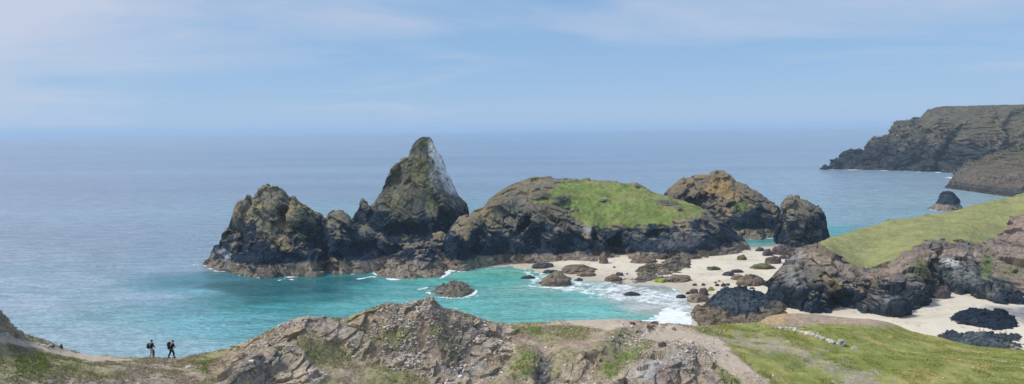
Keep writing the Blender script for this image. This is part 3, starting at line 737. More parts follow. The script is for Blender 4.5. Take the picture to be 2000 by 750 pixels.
midv = [(-400, 640), (0, 690), (300, 722), (420, 735), (520, 700), (600, 680), (700, 680), (840, 680), (1000, 690), (1200, 680), (1370, 690), (1560, 690), (1760, 705), (2000, 720), (2400, 770)]
midY = [(-400, 52), (0, 58), (300, 66), (430, 66), (520, 70), (600, 71), (840, 76), (1000, 78), (1200, 80), (1370, 84), (1560, 90), (1760, 92), (2000, 92), (2400, 85)]
nearv = [(-400, 800), (2400, 830)]
nearY = [(-400, 48), (0, 49), (300, 54), (430, 62), (600, 64), (840, 69), (1000, 66), (1200, 66), (1370, 68), (1560, 72), (2000, 76), (2400, 76)]
u = np.concatenate([np.arange(-400, -30, 8.), np.arange(-30, 2030, 1.7), np.arange(2030, 2400, 8.)])
L = [at_depth(u, ip(lip, u), ip(lipY, u)), at_depth(u, ip(midv, u), ip(midY, u)), at_depth(u, ip(nearv, u), ip(nearY, u))]
back = L[0].copy(); back[:, 1] += 3.0; back[:, 0] *= back[:, 1] / L[0][:, 1]; back[:, 2] -= 1.5
back2 = back.copy(); back2[:, 1] += 5; back2[:, 0] *= back2[:, 1] / back[:, 1]; back2[:, 2] -= 9
back3 = back2.copy(); back3[:, 1] += 14; back3[:, 2] = -3
fr = L[2].copy(); fr[:, 1] -= 34; fr[:, 0] *= fr[:, 1] / L[2][:, 1]; fr[:, 2] += 3
fr2 = fr.copy(); fr2[:, 1] = -30; fr2[:, 2] = 40; fr2[:, 0] = L[2][:, 0] * 1.3
seq = [(fr2, 6), (fr, 40), (L[2], 150), (L[1], 150), (L[0], 8), (back, 16), (back2, 24), (back3, 0)]
rows, rf = [], []
for k in range(len(seq) - 1):
    n = seq[k][1]
    for t in np.arange(n) / n:
        if k == 1: t = 1 - (1 - t) ** 2
        rows.append(seq[k][0] * (1 - t) + seq[k + 1][0] * t); rf.append(k + t)
rows.append(seq[-1][0]); rf.append(len(seq) - 1)
H = np.stack(rows); rf = np.array(rf)
for _ in range(14):
    S = H.copy(); S[1:-1] = (H[:-2] + 2 * H[1:-1] + H[2:]) / 4
    keep = np.exp(-((rf - 4) / 0.02) ** 2)[:, None, None]
    H = S * (1 - keep) + H * keep
hu, hv = proj(H)
hv = np.where((rf > 4.001)[:, None], ip(lip, hu[rf.searchsorted(4)])[None] - 2, hv)
for (cu, cv, ru, rv, rot, dz) in [
    (520, 720, 90, 26, 25, .9), (480, 745, 60, 20, 30, .9), (700, 690, 90, 30, 0, -.9), (800, 640, 60, 30, 10, .5), (900, 690, 30, 40, 20, -1.1),
    (1005, 735, 60, 12, 28, .5), (1058, 720, 18, 40, -10, -.9), (1110, 700, 50, 30, 0, .5), (1185, 668, 14, 46, -50, .35), (1240, 645, 36, 10, 0, .25), (1215, 690, 20, 30, -30, -.5), (1325, 705, 60, 30, 15, .7), (1300, 730, 40, 20, 0, .5),
    (1440, 745, 50, 18, 0, .4), (1320, 640, 20, 6, 0, .4), (600, 640, 60, 20, 10, .25), (1560, 622, 60, 8, 0, .4), (1700, 640, 120, 14, 5, .35), (1600, 700, 60, 10, 20, -.4), (1160, 740, 50, 14, 0, -.5), (1360, 648, 26, 6, 0, .4)]:
    H[..., 2] += ell(hu, hv, cu, cv, ru, rv, rot) * dz


def pm(pts, soft, nz, nzamp):
    return sstep(-soft, soft, poly_sd(hu, hv, pts) + nz * nzamp)


f_lo = fbm(H / 4.0, 4, 301); f_mi = fbm(H / 1.2, 4, 302); f_hi = fbm(H / .35, 3, 303)
BACKM = (rf > 4.25)[:, None] * np.ones(H.shape[1])
# regions
crag = pm([(-60, 560), (0, 600), (30, 640), (60, 655), (30, 662), (-60, 640)], 6, f_mi, 9)
crag = np.maximum(crag, pm([(425, 760), (440, 700), (478, 668), (560, 628), (600, 616), (680, 618), (755, 588), (845, 574), (870, 600), (985, 632), (1010, 650), (940, 690), (900, 760), (840, 745), (790, 712), (720, 690), (650, 660), (590, 662), (600, 700), (640, 740), (600, 780)], 8, f_mi, 14))
crag = np.maximum(crag, pm([(880, 640), (960, 640), (1005, 660), (1000, 700), (960, 760), (860, 760), (850, 700)], 8, f_mi, 14))
crag = np.maximum(crag, pm([(1222, 625), (1310, 632), (1290, 648), (1240, 660), (1215, 690), (1170, 720), (1120, 760), (1060, 760), (1130, 700), (1180, 665)], 5, f_mi, 9))
crag = np.maximum(crag, pm([(1262, 672), (1300, 666), (1345, 672), (1390, 700), (1420, 730), (1440, 760), (1150, 760), (1220, 720)], 6, f_mi, 10))
crag = np.maximum(crag, pm([(1035, 760), (1040, 690), (1075, 672), (1090, 690), (1075, 760)], 5, f_mi, 10) * .9)
path = pm([(-60, 640), (0, 646), (40, 664), (100, 676), (150, 690), (200, 697), (260, 702), (180, 706), (120, 692), (70, 680), (30, 672), (0, 668), (-60, 655)], 2.0, f_mi, 3)
path = np.maximum(path, pm([(1040, 636), (1100, 626), (1200, 618), (1240, 622), (1240, 634), (1215, 645), (1195, 650), (1170, 641), (1110, 636)], 2.5, f_mi, 3))
path = np.maximum(path, pm([(1290, 636), (1330, 640), (1370, 655), (1395, 660), (1420, 680), (1445, 705), (1475, 728), (1505, 750), (1540, 790), (1470, 790), (1440, 745), (1405, 712), (1370, 686), (1300, 668), (1255, 662), (1245, 650), (1270, 646)], 3, f_mi, 5))
worn = pm([(1430, 655), (1520, 664), (1560, 680), (1600, 692), (1700, 728), (1790, 780), (1660, 780), (1620, 730), (1560, 698), (1510, 690), (1440, 680), (1400, 660)], 9, f_mi, 16) * sstep(-.9, .3, f_lo + .4 * f_mi)
soil = pm([(1490, 628), (1500, 606), (1560, 600), (1640, 612), (1720, 624), (1740, 640), (1690, 640), (1620, 630), (1560, 632), (1520, 640)], 4, f_mi, 6)
soil = np.maximum(soil, pm([(1190, 600), (1260, 612), (1380, 630), (1370, 642), (1290, 640), (1200, 628)], 3, f_mi, 4) * .7)
soil = np.maximum(soil, pm([(1080, 648), (1190, 645), (1160, 680), (1110, 690), (1075, 670)], 10, f_mi, 14) * .6)
green = pm([(1385, 640), (1440, 628), (1490, 630), (1530, 640), (1620, 634), (1700, 640), (1760, 640), (1850, 655), (2000, 680), (2500, 740), (2500, 900), (1560, 900), (1510, 760), (1460, 710), (1410, 665)], 5, f_mi, 6)
patchg = pm([(1110, 636), (1150, 640), (1150, 660), (1100, 668), (1085, 650)], 5, f_mi, 10)
for pp in ([(590, 672), (630, 672), (625, 700), (595, 695)], [(1230, 680), (1270, 672), (1250, 700), (1190, 735), (1170, 715)], [(380, 708), (410, 710), (405, 725), (385, 720)], [(1000, 636), (1100, 632), (1120, 648), (1060, 650), (1010, 650)], [(1330, 640), (1420, 640), (1410, 658), (1350, 652)], [(30, 700), (90, 690), (90, 725), (30, 730)], [(1400, 725), (1480, 730), (1500, 760), (1400, 760)], [(1010, 700), (1050, 690), (1040, 730), (1000, 740)]):
    patchg = np.maximum(patchg, pm(pp, 6, f_mi, 10) * .8)
earth = pm([(500, 690), (560, 640), (660, 628), (740, 600), (800, 605), (870, 620), (900, 650), (860, 700), (800, 705), (740, 690), (660, 665), (600, 665), (560, 690)], 14, f_mi, 22)
earth = np.maximum(earth, pm([(1050, 640), (1200, 650), (1180, 690), (1120, 720), (1060, 690)], 10, f_mi, 16))
earth = np.maximum(earth, pm([(1160, 655), (1240, 640), (1300, 650), (1250, 690), (1180, 740), (1120, 760), (1140, 690)], 8, f_mi, 12))
earth = np.clip(earth * (.75 + .9 * f_lo + .5 * f_mi) + .25 * sstep(-.1, .6, f_lo), 0, 1)
heath = np.clip(1 - crag - path - green, 0, 1)
# relief: chips and slabs on the crags, hummocks elsewhere
Nn = grid_normals(H); Nn = np.where(Nn[..., 2:] < 0, -Nn, Nn)
Q = (H @ np.array([[.8, 0, .6], [0, 1, 0], [-.6, 0, .8]]).T)
c1, e1 = facets(Q * C(.45, .6, 1.1) + .5 * f_lo[..., None], 311, 1.0)
c2, e2 = facets(Q * C(1.6, 2.0, 3.2), 312)
fadeb = 1 - .7 * BACKM
lipk = (1 - .55 * np.exp(-((rf - 4) / .10) ** 2))[:, None]
H += Nn * (((c1 * .36 - .04 * sstep(.1, 0, e1) + ridged(Q / 5.0, 3, 315) * .34 + c2 * .06 - .03 * sstep(.12, 0, e2) + f_hi * .03) * .6 * crag * (1 - .75 * earth) + (f_lo * .10 + f_mi * .07 + f_hi * .045) * heath + (f_lo * .05 + f_hi * .012) * path + (f_lo * .12 + f_mi * .05 + f_hi * .02) * green) * fadeb * lipk)[..., None]
# colour
pale = sstep(-.1, .7, f_mi * .6 + f_lo * .6 + .1)
rockc = mix(np.zeros(H.shape) + C(.34, .265, .19), C(.50, .425, .34), pale * .65)
rockc = mix(rockc, C(.15, .14, .135), sstep(.25, .8, fbm(H / 2.5, 3, 320)) * .6)
rockc = mix(rockc, C(.25, .20, .12), sstep(-.1, .5, fbm(H / 1.8, 3, 321)) * .75)
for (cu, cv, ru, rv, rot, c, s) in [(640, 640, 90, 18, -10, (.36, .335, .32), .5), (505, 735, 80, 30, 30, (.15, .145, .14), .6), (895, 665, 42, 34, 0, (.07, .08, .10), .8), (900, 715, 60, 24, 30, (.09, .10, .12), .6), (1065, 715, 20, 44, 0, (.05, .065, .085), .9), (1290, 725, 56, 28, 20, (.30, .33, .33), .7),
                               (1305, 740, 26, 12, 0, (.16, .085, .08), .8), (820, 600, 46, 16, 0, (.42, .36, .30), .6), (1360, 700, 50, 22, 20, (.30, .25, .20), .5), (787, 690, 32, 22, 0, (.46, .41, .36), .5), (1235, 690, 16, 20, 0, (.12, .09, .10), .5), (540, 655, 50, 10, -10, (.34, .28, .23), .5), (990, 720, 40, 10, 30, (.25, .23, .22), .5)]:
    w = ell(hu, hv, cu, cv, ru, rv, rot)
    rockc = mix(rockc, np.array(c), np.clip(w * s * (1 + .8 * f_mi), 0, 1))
heathc = mix(np.zeros(H.shape) + C(.27, .245, .13), C(.33, .26, .19), sstep(-.3, .6, f_lo))
heathc = mix(heathc, C(.215, .21, .085), sstep(0, .7, fbm(H / 3, 3, 330)) * .8)
rockc = mix(rockc, mix(np.zeros(H.shape) + C(.27, .205, .14), C(.21, .20, .085), sstep(-.1, .5, fbm(H / 2.6, 3, 345))) * (1 + .3 * f_hi[..., None]), earth * .9)
left = sstep(430, 250, hu)
heathc = mix(heathc, C(.30, .245, .19), left * sstep(-.2, .5, fbm(H / 5, 3, 331)) * .8)
col = rockc * crag[..., None] + heathc * np.clip(1 - crag, 0, 1)[..., None]
grc = mix(np.zeros(H.shape) + C(.20, .22, .06), C(.30, .275, .095), sstep(-.4, .6, f_lo))
grc = mix(grc, C(.33, .275, .14), sstep(.2, .8, fbm(H * C(.5, 1.1, 1) / 3.5, 4, 336)) * .6)
grc = mix(grc, C(.165, .20, .04), sstep(.1, .8, fbm(H * C(.35, 1.2, 1) / 2, 3, 333)) * .6)
col = mix(col, grc, green)
col = mix(col, C(.16, .23, .04), np.clip(patchg, 0, 1) * .85 * np.clip(.7 + .6 * f_mi, 0, 1))
col = mix(col, C(.30, .26, .20), np.clip(worn * 1.1, 0, 1) * np.clip(.75 + .5 * f_hi, 0, 1))
col = mix(col, C(.36, .265, .20), np.clip(soil, 0, 1) * .85)
col = mix(col, C(.46, .375, .285), path)
orange = pm([(1486, 630), (1505, 612), (1545, 606), (1560, 618), (1530, 632)], 5, f_mi, 7)
col = mix(col, C(.40, .28, .14), orange * .8)
col = mix(col, C(.20, .16, .12), BACKM * .9)
col *= (1 + .14 * f_hi[..., None])
lab = np.zeros(H.shape[:2], int)
lab[green > .5] = 1; lab[(path > .5)] = 2; lab[(crag > .55) & (lab == 0)] = 3
lab[BACKM > 0] = 4
parts = split_parts(H, col, lab, {0: ('hillside', M_NEAR, True), 1: ('grassy_slope', M_NEARGRASS, True), 2: ('footpath', M_PATH, True), 3: ('rocky_hill', M_NEAR, False), 4: ('cliff_terrain', M_ROCK, False)}, None, np.zeros(3))
for p in parts: tag(p, kind='structure')
vis = (rf > 1.9) & (rf < 4.05)
HV = H[vis]; hu2, hv2 = proj(HV)
Hn = np.abs(grid_normals(H)[vis])


def ground_px(uu_, vv_):
    i = np.argmin((hu2 - uu_) ** 2 + (hv2 - vv_) ** 2)
    return HV.reshape(-1, 3)[i].copy()


# ------------------------------------------------------------------ loose stones (scree) and vegetation
OCT = np.array([[1, 0, 0], [-1, 0, 0], [0, 1, 0], [0, -1, 0], [0, 0, 1], [0, 0, -1]], float)
OCF = np.array([[0, 2, 4], [2, 1, 4], [1, 3, 4], [3, 0, 4], [2, 0, 5], [1, 2, 5], [3, 1, 5], [0, 3, 5]])
CUB = np.array([[x, y, z] for z in (-1, 1) for y in (-1, 1) for x in (-1, 1)], float)
CUF = np.array([[0, 1, 3], [0, 3, 2], [4, 6, 7], [4, 7, 5], [0, 4, 5], [0, 5, 1], [2, 3, 7], [2, 7, 6], [0, 2, 6], [0, 6, 4], [1, 5, 7], [1, 7, 3]])


def scatter_stones(pos, size, base, seed, name):
    r = np.random.default_rng(seed); n = len(pos)
    V = np.repeat(CUB[None], n, 0) * (1 + r.uniform(-.45, .25, (n, 8, 3)))
    V *= (size[:, None] * r.uniform(.5, 1.2, (n, 3)) * C(1, 1, .6))[:, None]
    a = r.uniform(0, 6.28, n); b_ = r.normal(0, .45, n)
    ca, sa = np.cos(a), np.sin(a)
    x = V[..., 0] * ca[:, None] - V[..., 1] * sa[:, None]; y = V[..., 0] * sa[:, None] + V[..., 1] * ca[:, None]; z = V[..., 2] + x * b_[:, None] * .8
    V = np.stack([x, y, z], -1) + pos[:, None]
    Fc = (CUF[None] + 8 * np.arange(n)[:, None, None]).reshape(-1, 3)
    cc = np.array(base) * r.uniform(.55, 1.35, (n, 1)) * (1 + r.normal(0, .04, (n, 3)))
    return mesh_obj(name, V.reshape(-1, 3), Fc, M_STONE, None, np.repeat(cc, 8, 0), False)


flatc = crag[vis].ravel(); HVf = HV.reshape(-1, 3); huf = hu2.ravel(); hvf = hv2.ravel()
paleV = np.clip(pale[vis].ravel(), 0, 1)
wt = flatc * (.25 + paleV) * sstep(-.3, .5, fbm(HVf / 1.5, 2, 340))
for (cu, cv, ru, rv, s) in [(787, 692, 36, 26, 3), (830, 602, 50, 18, 2), (930, 640, 40, 30, 1.2), (1240, 670, 30, 24, 1.2), (1370, 690, 50, 20, 1.2), (95, 672, 24, 6, 0)]:
    wt += ell(huf, hvf, cu, cv, ru, rv) * s * .5
wt *= (huf > -30) & (huf < 2030)
idx = RNG.choice(len(HVf), 5200, p=wt / wt.sum())
p = HVf[idx] + RNG.normal(0, .04, (len(idx), 3)); p[:, 2] = HVf[idx, 2] + .02
s_ = np.clip(RNG.lognormal(-2.75, .5, len(idx)), .035, .28)
sc_o = scatter_stones(p, s_, (.47, .42, .36), 5, 'scree'); tag(sc_o, kind='stuff')
# sparse pale stones in the grass and heath
wt = (1 - flatc) * sstep(.45, .9, fbm(HVf / 2.2, 2, 341)) * (hvf > 600) * (huf > -20) * (huf < 2020)
for (cu, cv, ru, rv, s) in [(1930, 720, 60, 20, 2.5), (1500, 735, 30, 6, 4), (1690, 634, 40, 4, 5), (1400, 645, 40, 5, 2), (1460, 638, 30, 4, 3)]:
    wt += ell(huf, hvf, cu, cv, ru, rv) * s * .4
wt *= np.clip(1 - path[vis].ravel() * .85, 0, 1)
idx = RNG.choice(len(HVf), 900, p=wt / wt.sum())
p = HVf[idx].copy(); s_ = np.clip(RNG.lognormal(-2.7, .45, len(idx)), .03, .25)
o = scatter_stones(p, s_, (.42, .38, .31), 6, 'gravel'); tag(o, kind='stuff')


def tufts(name, idx, h, base, tip, seed, mat):
    r = np.random.default_rng(seed); n = len(idx); pos = HVf[idx]
    nb = 3
    pos = np.repeat(pos, nb, 0) + r.normal(0, .07, (n * nb, 3)) * C(1, 1, 0)
    a = r.uniform(0, 6.28, n * nb); hh = np.repeat(h, nb) * r.uniform(.6, 1.3, n * nb); w = hh * r.uniform(.18, .4, n * nb)
    lean = r.normal(0, .4, (n * nb, 2)) + C(.25, 0)
    d = np.stack([np.cos(a), np.sin(a), 0 * a], -1) * w[:, None]
    t = pos + np.stack([lean[:, 0] * hh, lean[:, 1] * hh, hh], -1)
    V = np.stack([pos - d - C(0, 0, .02), pos + d - C(0, 0, .02), t], 1)
    shade = r.uniform(.7, 1.3, (n * nb, 1, 1))
    cl = np.stack([np.tile(base, (n * nb, 1)), np.tile(base, (n * nb, 1)), np.tile(tip, (n * nb, 1))], 1) * shade if np.ndim(base) == 1 else np.stack([np.repeat(base, nb, 0)] * 2 + [np.repeat(base, nb, 0) * 1.25], 1) * shade
    o = mesh_obj(name, V.reshape(-1, 3), np.arange(n * nb * 3).reshape(-1, 3), mat, None, cl.reshape(-1, 3), False)
    return tag(o, kind='stuff')


M_BLADE = surface_material('grass_blades', (3.0,), 0.2, (0.0, 0.1))
colf = col[vis].reshape(-1, 3)
gw = (green[vis].ravel() * sstep(-.2, .5, fbm(HVf / 1.8, 3, 350)) * np.clip(1 - worn[vis].ravel() - path[vis].ravel() - soil[vis].ravel(), 0, 1) + patchg[vis].ravel() * .5) * (huf > -30) * (huf < 2030)
idx = RNG.choice(len(HVf), 36000, p=gw / gw.sum())
tufts('grass', idx, np.full(len(idx), .11), colf[idx] * RNG.uniform(.75, 1.5, (len(idx), 1)), None, 8, M_BLADE)
gw = heath[vis].ravel() * sstep(-.5, .4, fbm(HVf / 1.4, 3, 351)) * (huf > -30) * (huf < 1600) * np.clip(1 - soil[vis].ravel() - path[vis].ravel() * 3, 0, 1)
idx = RNG.choice(len(HVf), 30000, p=gw / gw.sum())
tufts('heather', idx, np.full(len(idx), .10), colf[idx] * 1.15, None, 9, M_BLADE)

# ------------------------------------------------------------------ boulders
ico_cache = {}


def ico(sub):
    if sub not in ico_cache:
        bm = bmesh.new(); bmesh.ops.create_icosphere(bm, subdivisions=sub, radius=1)
        ico_cache[sub] = (np.array([v.co[:] for v in bm.verts]), np.array([[v.index for v in f.verts] for f in bm.faces])); bm.free()
    return ico_cache[sub]


BC = dict(b=C(.17, .135, .10), d=C(.045, .045, .055), n=C(.025, .03, .042), g=C(.12, .125, .06), a=C(.22, .30, .03), p=C(.40, .36, .31), r=C(.11, .085, .085))


def boulder(name, label, ua, va, ub, vb, c, group=None, cat='rock', seed=0, ground=None, flat=.55, deep=.8, sub=4, peak=0):
    """ua..ub / va..vb: bearings of its left, right, top and foot"""
    uc = (ua + ub) / 2
    z = 0.0
    for _ in range(4):
        P = on_plane(uc, vb, z)
        if ground is None: z = max(float(sand_z(np.array([P[0]]), np.array([P[1]]))[0]), -.05)
        else:
            P = ground_px(uc, vb); z = P[2]; break
    Y = P[1]
    w = (ub - ua) * Y / F / 2; hpx = (vb - va) * Y / F
    dp = w * deep
    el = (CAMZ - z) / Y
    h = max((hpx - dp * el * .9), w * .25, .05)
    ctr = np.array([P[0], Y + dp * .8, z])
    V, Fc = ico(sub); V = V.copy()
    q = V * 1.3 + seed * 3.7
    f, e = facets(q * 1.5, seed + 400)
    r = 1 + .22 * fbm(q * .8, 3, seed) + .10 * f + .07 * fbm(q * 3.5, 3, seed + 2)
    V = V * r[:, None]
    V[:, 2] = np.where(V[:, 2] > 0, V[:, 2] ** 1 * (1 + peak * np.exp(-(V[:, 0] ** 2) * 4)), V[:, 2] * .35)
    G = V * C(w, dp, h * .93 / (1 + peak * .6)) * C(1, 1, 1)
    G += ctr
    nz = fbm(G / 1.5, 3, seed + 5)
    cc = np.zeros(G.shape) + BC[c]
    cc = cc * (1 + .3 * nz[:, None])
    o = mesh_obj(name, G, Fc, M_STONE if ground is not None else (M_DARK if c in 'dn' else M_ROCK), None, cc, False, origin=ctr)
    return tag(o, label, cat, group)


B = [
 ('low dark slab of rock at the top of the sand below the grassy island', 1037, 512, 1079, 524, 'd'),
 ('dark flat rock at the foam edge left of the large brown boulder', 1061, 526, 1098, 534, 'd'),
 ('large rounded brown boulder on the sand under the turf island', 1100, 516, 1163, 534, 'b'),
 ('smooth brown rock just in front of the large rounded boulder', 1130, 529, 1168, 540, 'b'),
 ('thin dark rock awash at the left end of the surf', 1017, 538, 1044, 545, 'n'),
 ('pointed brown rock standing in the white surf', 1055, 534, 1120, 559, 'b'),
 ('small dark rock in the swash right of the pointed surf rock', 1123, 543, 1140, 549, 'd'),
 ('brown block at the sand edge left of the leaning rock', 1180, 535, 1214, 550, 'b'),
 ('small knob of rock behind the brown block by the leaning rock', 1203, 531, 1219, 539, 'r'),
 ('long brown slab lying at the foot of the leaning rock', 1298, 535, 1354, 551, 'b'),
 ('bright green seaweed covered rock left of the long brown slab', 1279, 543, 1302, 552, 'a'),
 ('ragged black rock awash in the middle of the foam', 1218, 570, 1252, 578, 'n'),
 ('dark round rock in the swash left of the boulder cluster', 1321, 574, 1341, 583, 'n'),
 ('reddish boulder at the back left of the shoreline cluster', 1349, 563, 1366, 574, 'r'),
 ('smallest stone at the left of the shoreline cluster', 1340, 569, 1348, 575, 'd'),
 ('tall dark boulder at the back of the shoreline cluster', 1367, 562, 1385, 578, 'r'),
 ('big tan boulder at the front of the shoreline cluster', 1345, 571, 1391, 590, 'b'),
 ('yellow green seaweed clump on sand right of the boulder cluster', 1384, 560, 1396, 568, 'a'),
 ('thin flat rock half buried alone in the middle of the sand', 1382, 520, 1409, 528, 'g'),
 ('dark oval rock left of the largest tan beach boulder', 1414, 530, 1438, 539, 'd'),
 ('narrow dark rock behind the largest tan beach boulder', 1428, 526, 1452, 533, 'd'),
 ('largest tan boulder on the middle of the beach', 1446, 531, 1500, 558, 'b'),
 ('sloping tan rock joined to the left of the largest beach boulder', 1429, 535, 1462, 547, 'b'),
 ('long green weed covered rock on the upper sand', 1471, 514, 1517, 526, 'g'),
 ('brown rock cluster between the inlet and the weed covered rock', 1496, 500, 1530, 515, 'r'),
 ('reddish rock at the waterline of the small inlet', 1490, 487, 1513, 500, 'r'),
 ('small dark rock in the inlet water left of the reddish rock', 1478, 482, 1496, 491, 'd'),
 ('wide brown rock at the foot of the upright boulder stack', 1513, 478, 1560, 499, 'r'),
 ('flat reddish rock beside the promontory on upper sand', 1519, 498, 1542, 506, 'r'),
 ('brown fallen block under the alcove at the promontory foot', 1824, 553, 1862, 583, 'r'),
 ('pale rock at the very foot of the island cave', 1170, 494, 1190, 515, 'b'),
 ('low brown ledge under the right wall of the island cave', 1232, 500, 1282, 514, 'b'),
 ('small green topped rock at the right end of the island', 1440, 497, 1458, 508, 'g'),
]
for i, (lb_, ua, va, ub, vb, c) in enumerate(B):
    boulder('seaweed_rock' if c == 'a' else 'boulder', lb_, ua, va, ub, vb, c, seed=i, group='rocks on the beach and in the surf', deep=.7 if vb - va > 8 else .5, peak=.6 if 'pointed' in lb_ else 0, sub=5 if ub - ua > 30 else 4)
for i, (ua, va, ub, vb, lb_) in enumerate([(1397, 553, 1406, 559, 'left of three dark stones above the black crag'), (1409, 552, 1418, 560, 'middle and tallest of three dark stones above the black crag'), (1418, 553, 1427, 558, 'right of three dark stones above the black crag'), (1442, 555, 1448, 560, 'dark stone just left of the largest tan boulder foot'),
        (1353, 553, 1362, 558, 'flat grey stone on wet sand above the boulder cluster'), (1370, 553, 1379, 558, 'second flat grey stone on wet sand above the cluster'), (1395, 549, 1401, 553, 'tiny stone on dry sand above the row of three'), (1402, 547, 1408, 550, 'faint small stone highest above the row of three'), (1493, 554, 1502, 559, 'small stone right of the largest tan boulder'),
        (1407, 563, 1416, 567, 'flat dark stone right of the seaweed clump'), (1464, 560, 1475, 565, 'small stone on sand just behind the black crag'), (1440, 550, 1446, 554, 'tiny stone tucked left of the largest tan boulder'), (1197, 519, 1203, 523, 'lone pebble on the sand below the island cave'), (1222, 533, 1228, 536, 'lone pebble on sand above the brown block')]):
    boulder('beach_stone', lb_, ua, va, ub, vb, 'd', seed=60 + i, group='small stones on the beach', cat='stone', sub=3)
rock_mass('beach_crag', 'long domed blue black rock lying on the right hand sand', 'rock',
    foot=[(1846, 631), (1865, 636), (1890, 640), (1920, 645), (1950, 650), (1975, 648), (1990, 640), (2000, 634)],
    crest=[(1846, 630), (1856, 620), (1864, 612), (1874, 608), (1886, 603), (1900, 601), (1916, 603), (1926, 606), (1942, 605), (1958, 607), (1975, 617), (1992, 627), (2000, 633)],
    crestY=[(1846, 226), (1900, 224), (1960, 223), (2000, 223)], z0=1.2, sea=False, tide=0, dark=60, seed=101, amp=.42, cell=2.6, res=.25, one=True, pal=dict(dark=C(.014, .022, .038)), strata=.8)
rock_mass('beach_crag', 'ragged slate coloured outcrop nearest below the right grass slope', 'rock',
    foot=[(1826, 668), (1860, 682), (1900, 692), (1960, 694), (2020, 695), (2060, 690)],
    crest=[(1826, 656), (1840, 650), (1862, 648), (1880, 651), (1900, 648), (1920, 647), (1945, 650), (1965, 653), (1985, 656), (2000, 662), (2020, 664), (2060, 670)],
    crestY=[(1826, 211), (1900, 206), (2060, 205)], z0=1.2, sea=False, tide=0, dark=60, seed=105, amp=.55, cell=2.6, res=.25, one=True, pal=dict(dark=C(.035, .05, .062)), strata=.8,
    patches=((1890, 662, 40, 12, 30, (.12, .14, .145), .5), (1940, 672, 40, 10, 0, (.12, .14, .14), .4)))

# ------------------------------------------------------------------ ruined stone wall and stones on the near slope
wall = empty('stone_wall', tuple(ground_px(1575, 660)))
tag(wall, 'ruined line of tumbled pale stones crossing the green slope', 'stone wall')
wo = np.array(wall.location)


def add_stone(c, size, seed, parent, name='stone', tall=1.0, colr=(.42, .39, .33), tilt=0):
    V, Fc = ico(2); V = V.copy()
    f, e = facets(V * 1.2 + seed * 2.3, seed + 900, 1.0)
    V = np.sign(V) * np.abs(V) ** .8
    V *= (1 + .2 * f)[:, None]
    V = V * C(size * random.uniform(.8, 1.3), size * random.uniform(.7, 1.1), size * .75 * tall)
    a = random.uniform(0, 3.1); ca, sa = math.cos(a), math.sin(a)
    V = V @ np.array([[ca, sa, 0], [-sa, ca, 0], [0, 0, 1]])
    V[:, 0] += V[:, 2] * tilt
    cc = np.zeros(V.shape) + np.array(colr) * random.uniform(.6, 1.25)
    return mesh_obj(name, V + c + C(0, 0, size * .3 * tall), Fc, M_STONE, parent, cc, False, origin=(np.array(parent.location) if parent else c))


wl = [(1516, 641), (1545, 643), (1557, 648), (1580, 652), (1590, 657), (1606, 662), (1618, 666), (1626, 670)]
for i in range(64):
    t = i / 63 * (len(wl) - 1); k = min(int(t), len(wl) - 2); ff = t - k
    uu_ = wl[k][0] * (1 - ff) + wl[k + 1][0] * ff + random.gauss(0, 1.2); vv_ = wl[k][1] * (1 - ff) + wl[k + 1][1] * ff + random.gauss(0, .9)
    g = ground_px(uu_, vv_)
    add_stone(g, random.uniform(.13, .30) * (1 + .5 * (i / 63)), i, wall)
add_stone(ground_px(1597, 659), .22, 201, wall, 'upright_stone', 2.6)
h_ = ground_px(1641, 673)
sp_ = empty('leaning_stone', tuple(h_)); tag(sp_, 'largest grey slab leaning at the right end of the ruined wall', 'standing stone')
for k_, (dx, dz, sz, tl, ti) in enumerate([(0, 0, .38, 1.9, .3), (-.35, 0, .28, .9, 0), (.3, .1, .25, 1.2, .5), (.1, -.1, .3, .7, 0)]):
    add_stone(h_ + C(dx, -k_ * .12, dz), sz, 300 + k_, sp_, 'slab' if k_ == 0 else 'stone', tl, (.33, .33, .29), ti)
h_ = ground_px(1668, 681)
hp = empty('stone_heap', tuple(h_)); tag(hp, 'small round heap of stones in grass right of the leaning slab', 'stone heap')
for k_ in range(14):
    a = k_ * 2.4; add_stone(h_ + C(math.cos(a) * .09 * math.sqrt(k_), math.sin(a) * .1 * math.sqrt(k_), .1 if k_ < 5 else 0), random.uniform(.12, .2), 320 + k_, hp, 'stone', 1, (.42, .41, .35))
NS = [('pale flat slab at the top of the rock pile beside the left path', 90, 671, 101, 676), ('brown boulder at the right end of the left path rock pile', 96, 672, 106, 678), ('white stone in the front of the left path rock pile', 78, 671, 88, 676), ('small pale stone at the left end of the path rock pile', 70, 670, 76, 674), ('dark stubby stone on the lip right of the rock pile', 114, 672, 121, 680), ('low grey stone at the path edge under the rock pile', 86, 675, 95, 680),
      ('white stone in the heath just right of the two walkers', 358, 712, 374, 720), ('small white pebble below the second walker', 340, 703, 346, 707), ('round orange brown boulder on the middle slope', 1134, 682, 1152, 698), ('dark boulder with red side at the edge of the gravel path', 1286, 666, 1303, 677), ('white topped brown boulder beside the gravel path junction', 1312, 638, 1322, 645), ('pale stone low in the left heath', 92, 741, 104, 750), ('flat pale stone in the brown heath above the left corner', 100, 732, 108, 737),
      ('long pale slab on the dark upper path edge', 1230, 628, 1242, 634)]
for i, (lb_, ua, va, ub, vb) in enumerate(NS):
    boulder('stone', lb_, ua, va, ub, vb, 'b' if 'brown' in lb_ or 'orange' in lb_ else ('r' if 'dark' in lb_ else 'p'), seed=80 + i, group='stones on the near headland', cat='stone', ground=1, sub=3)

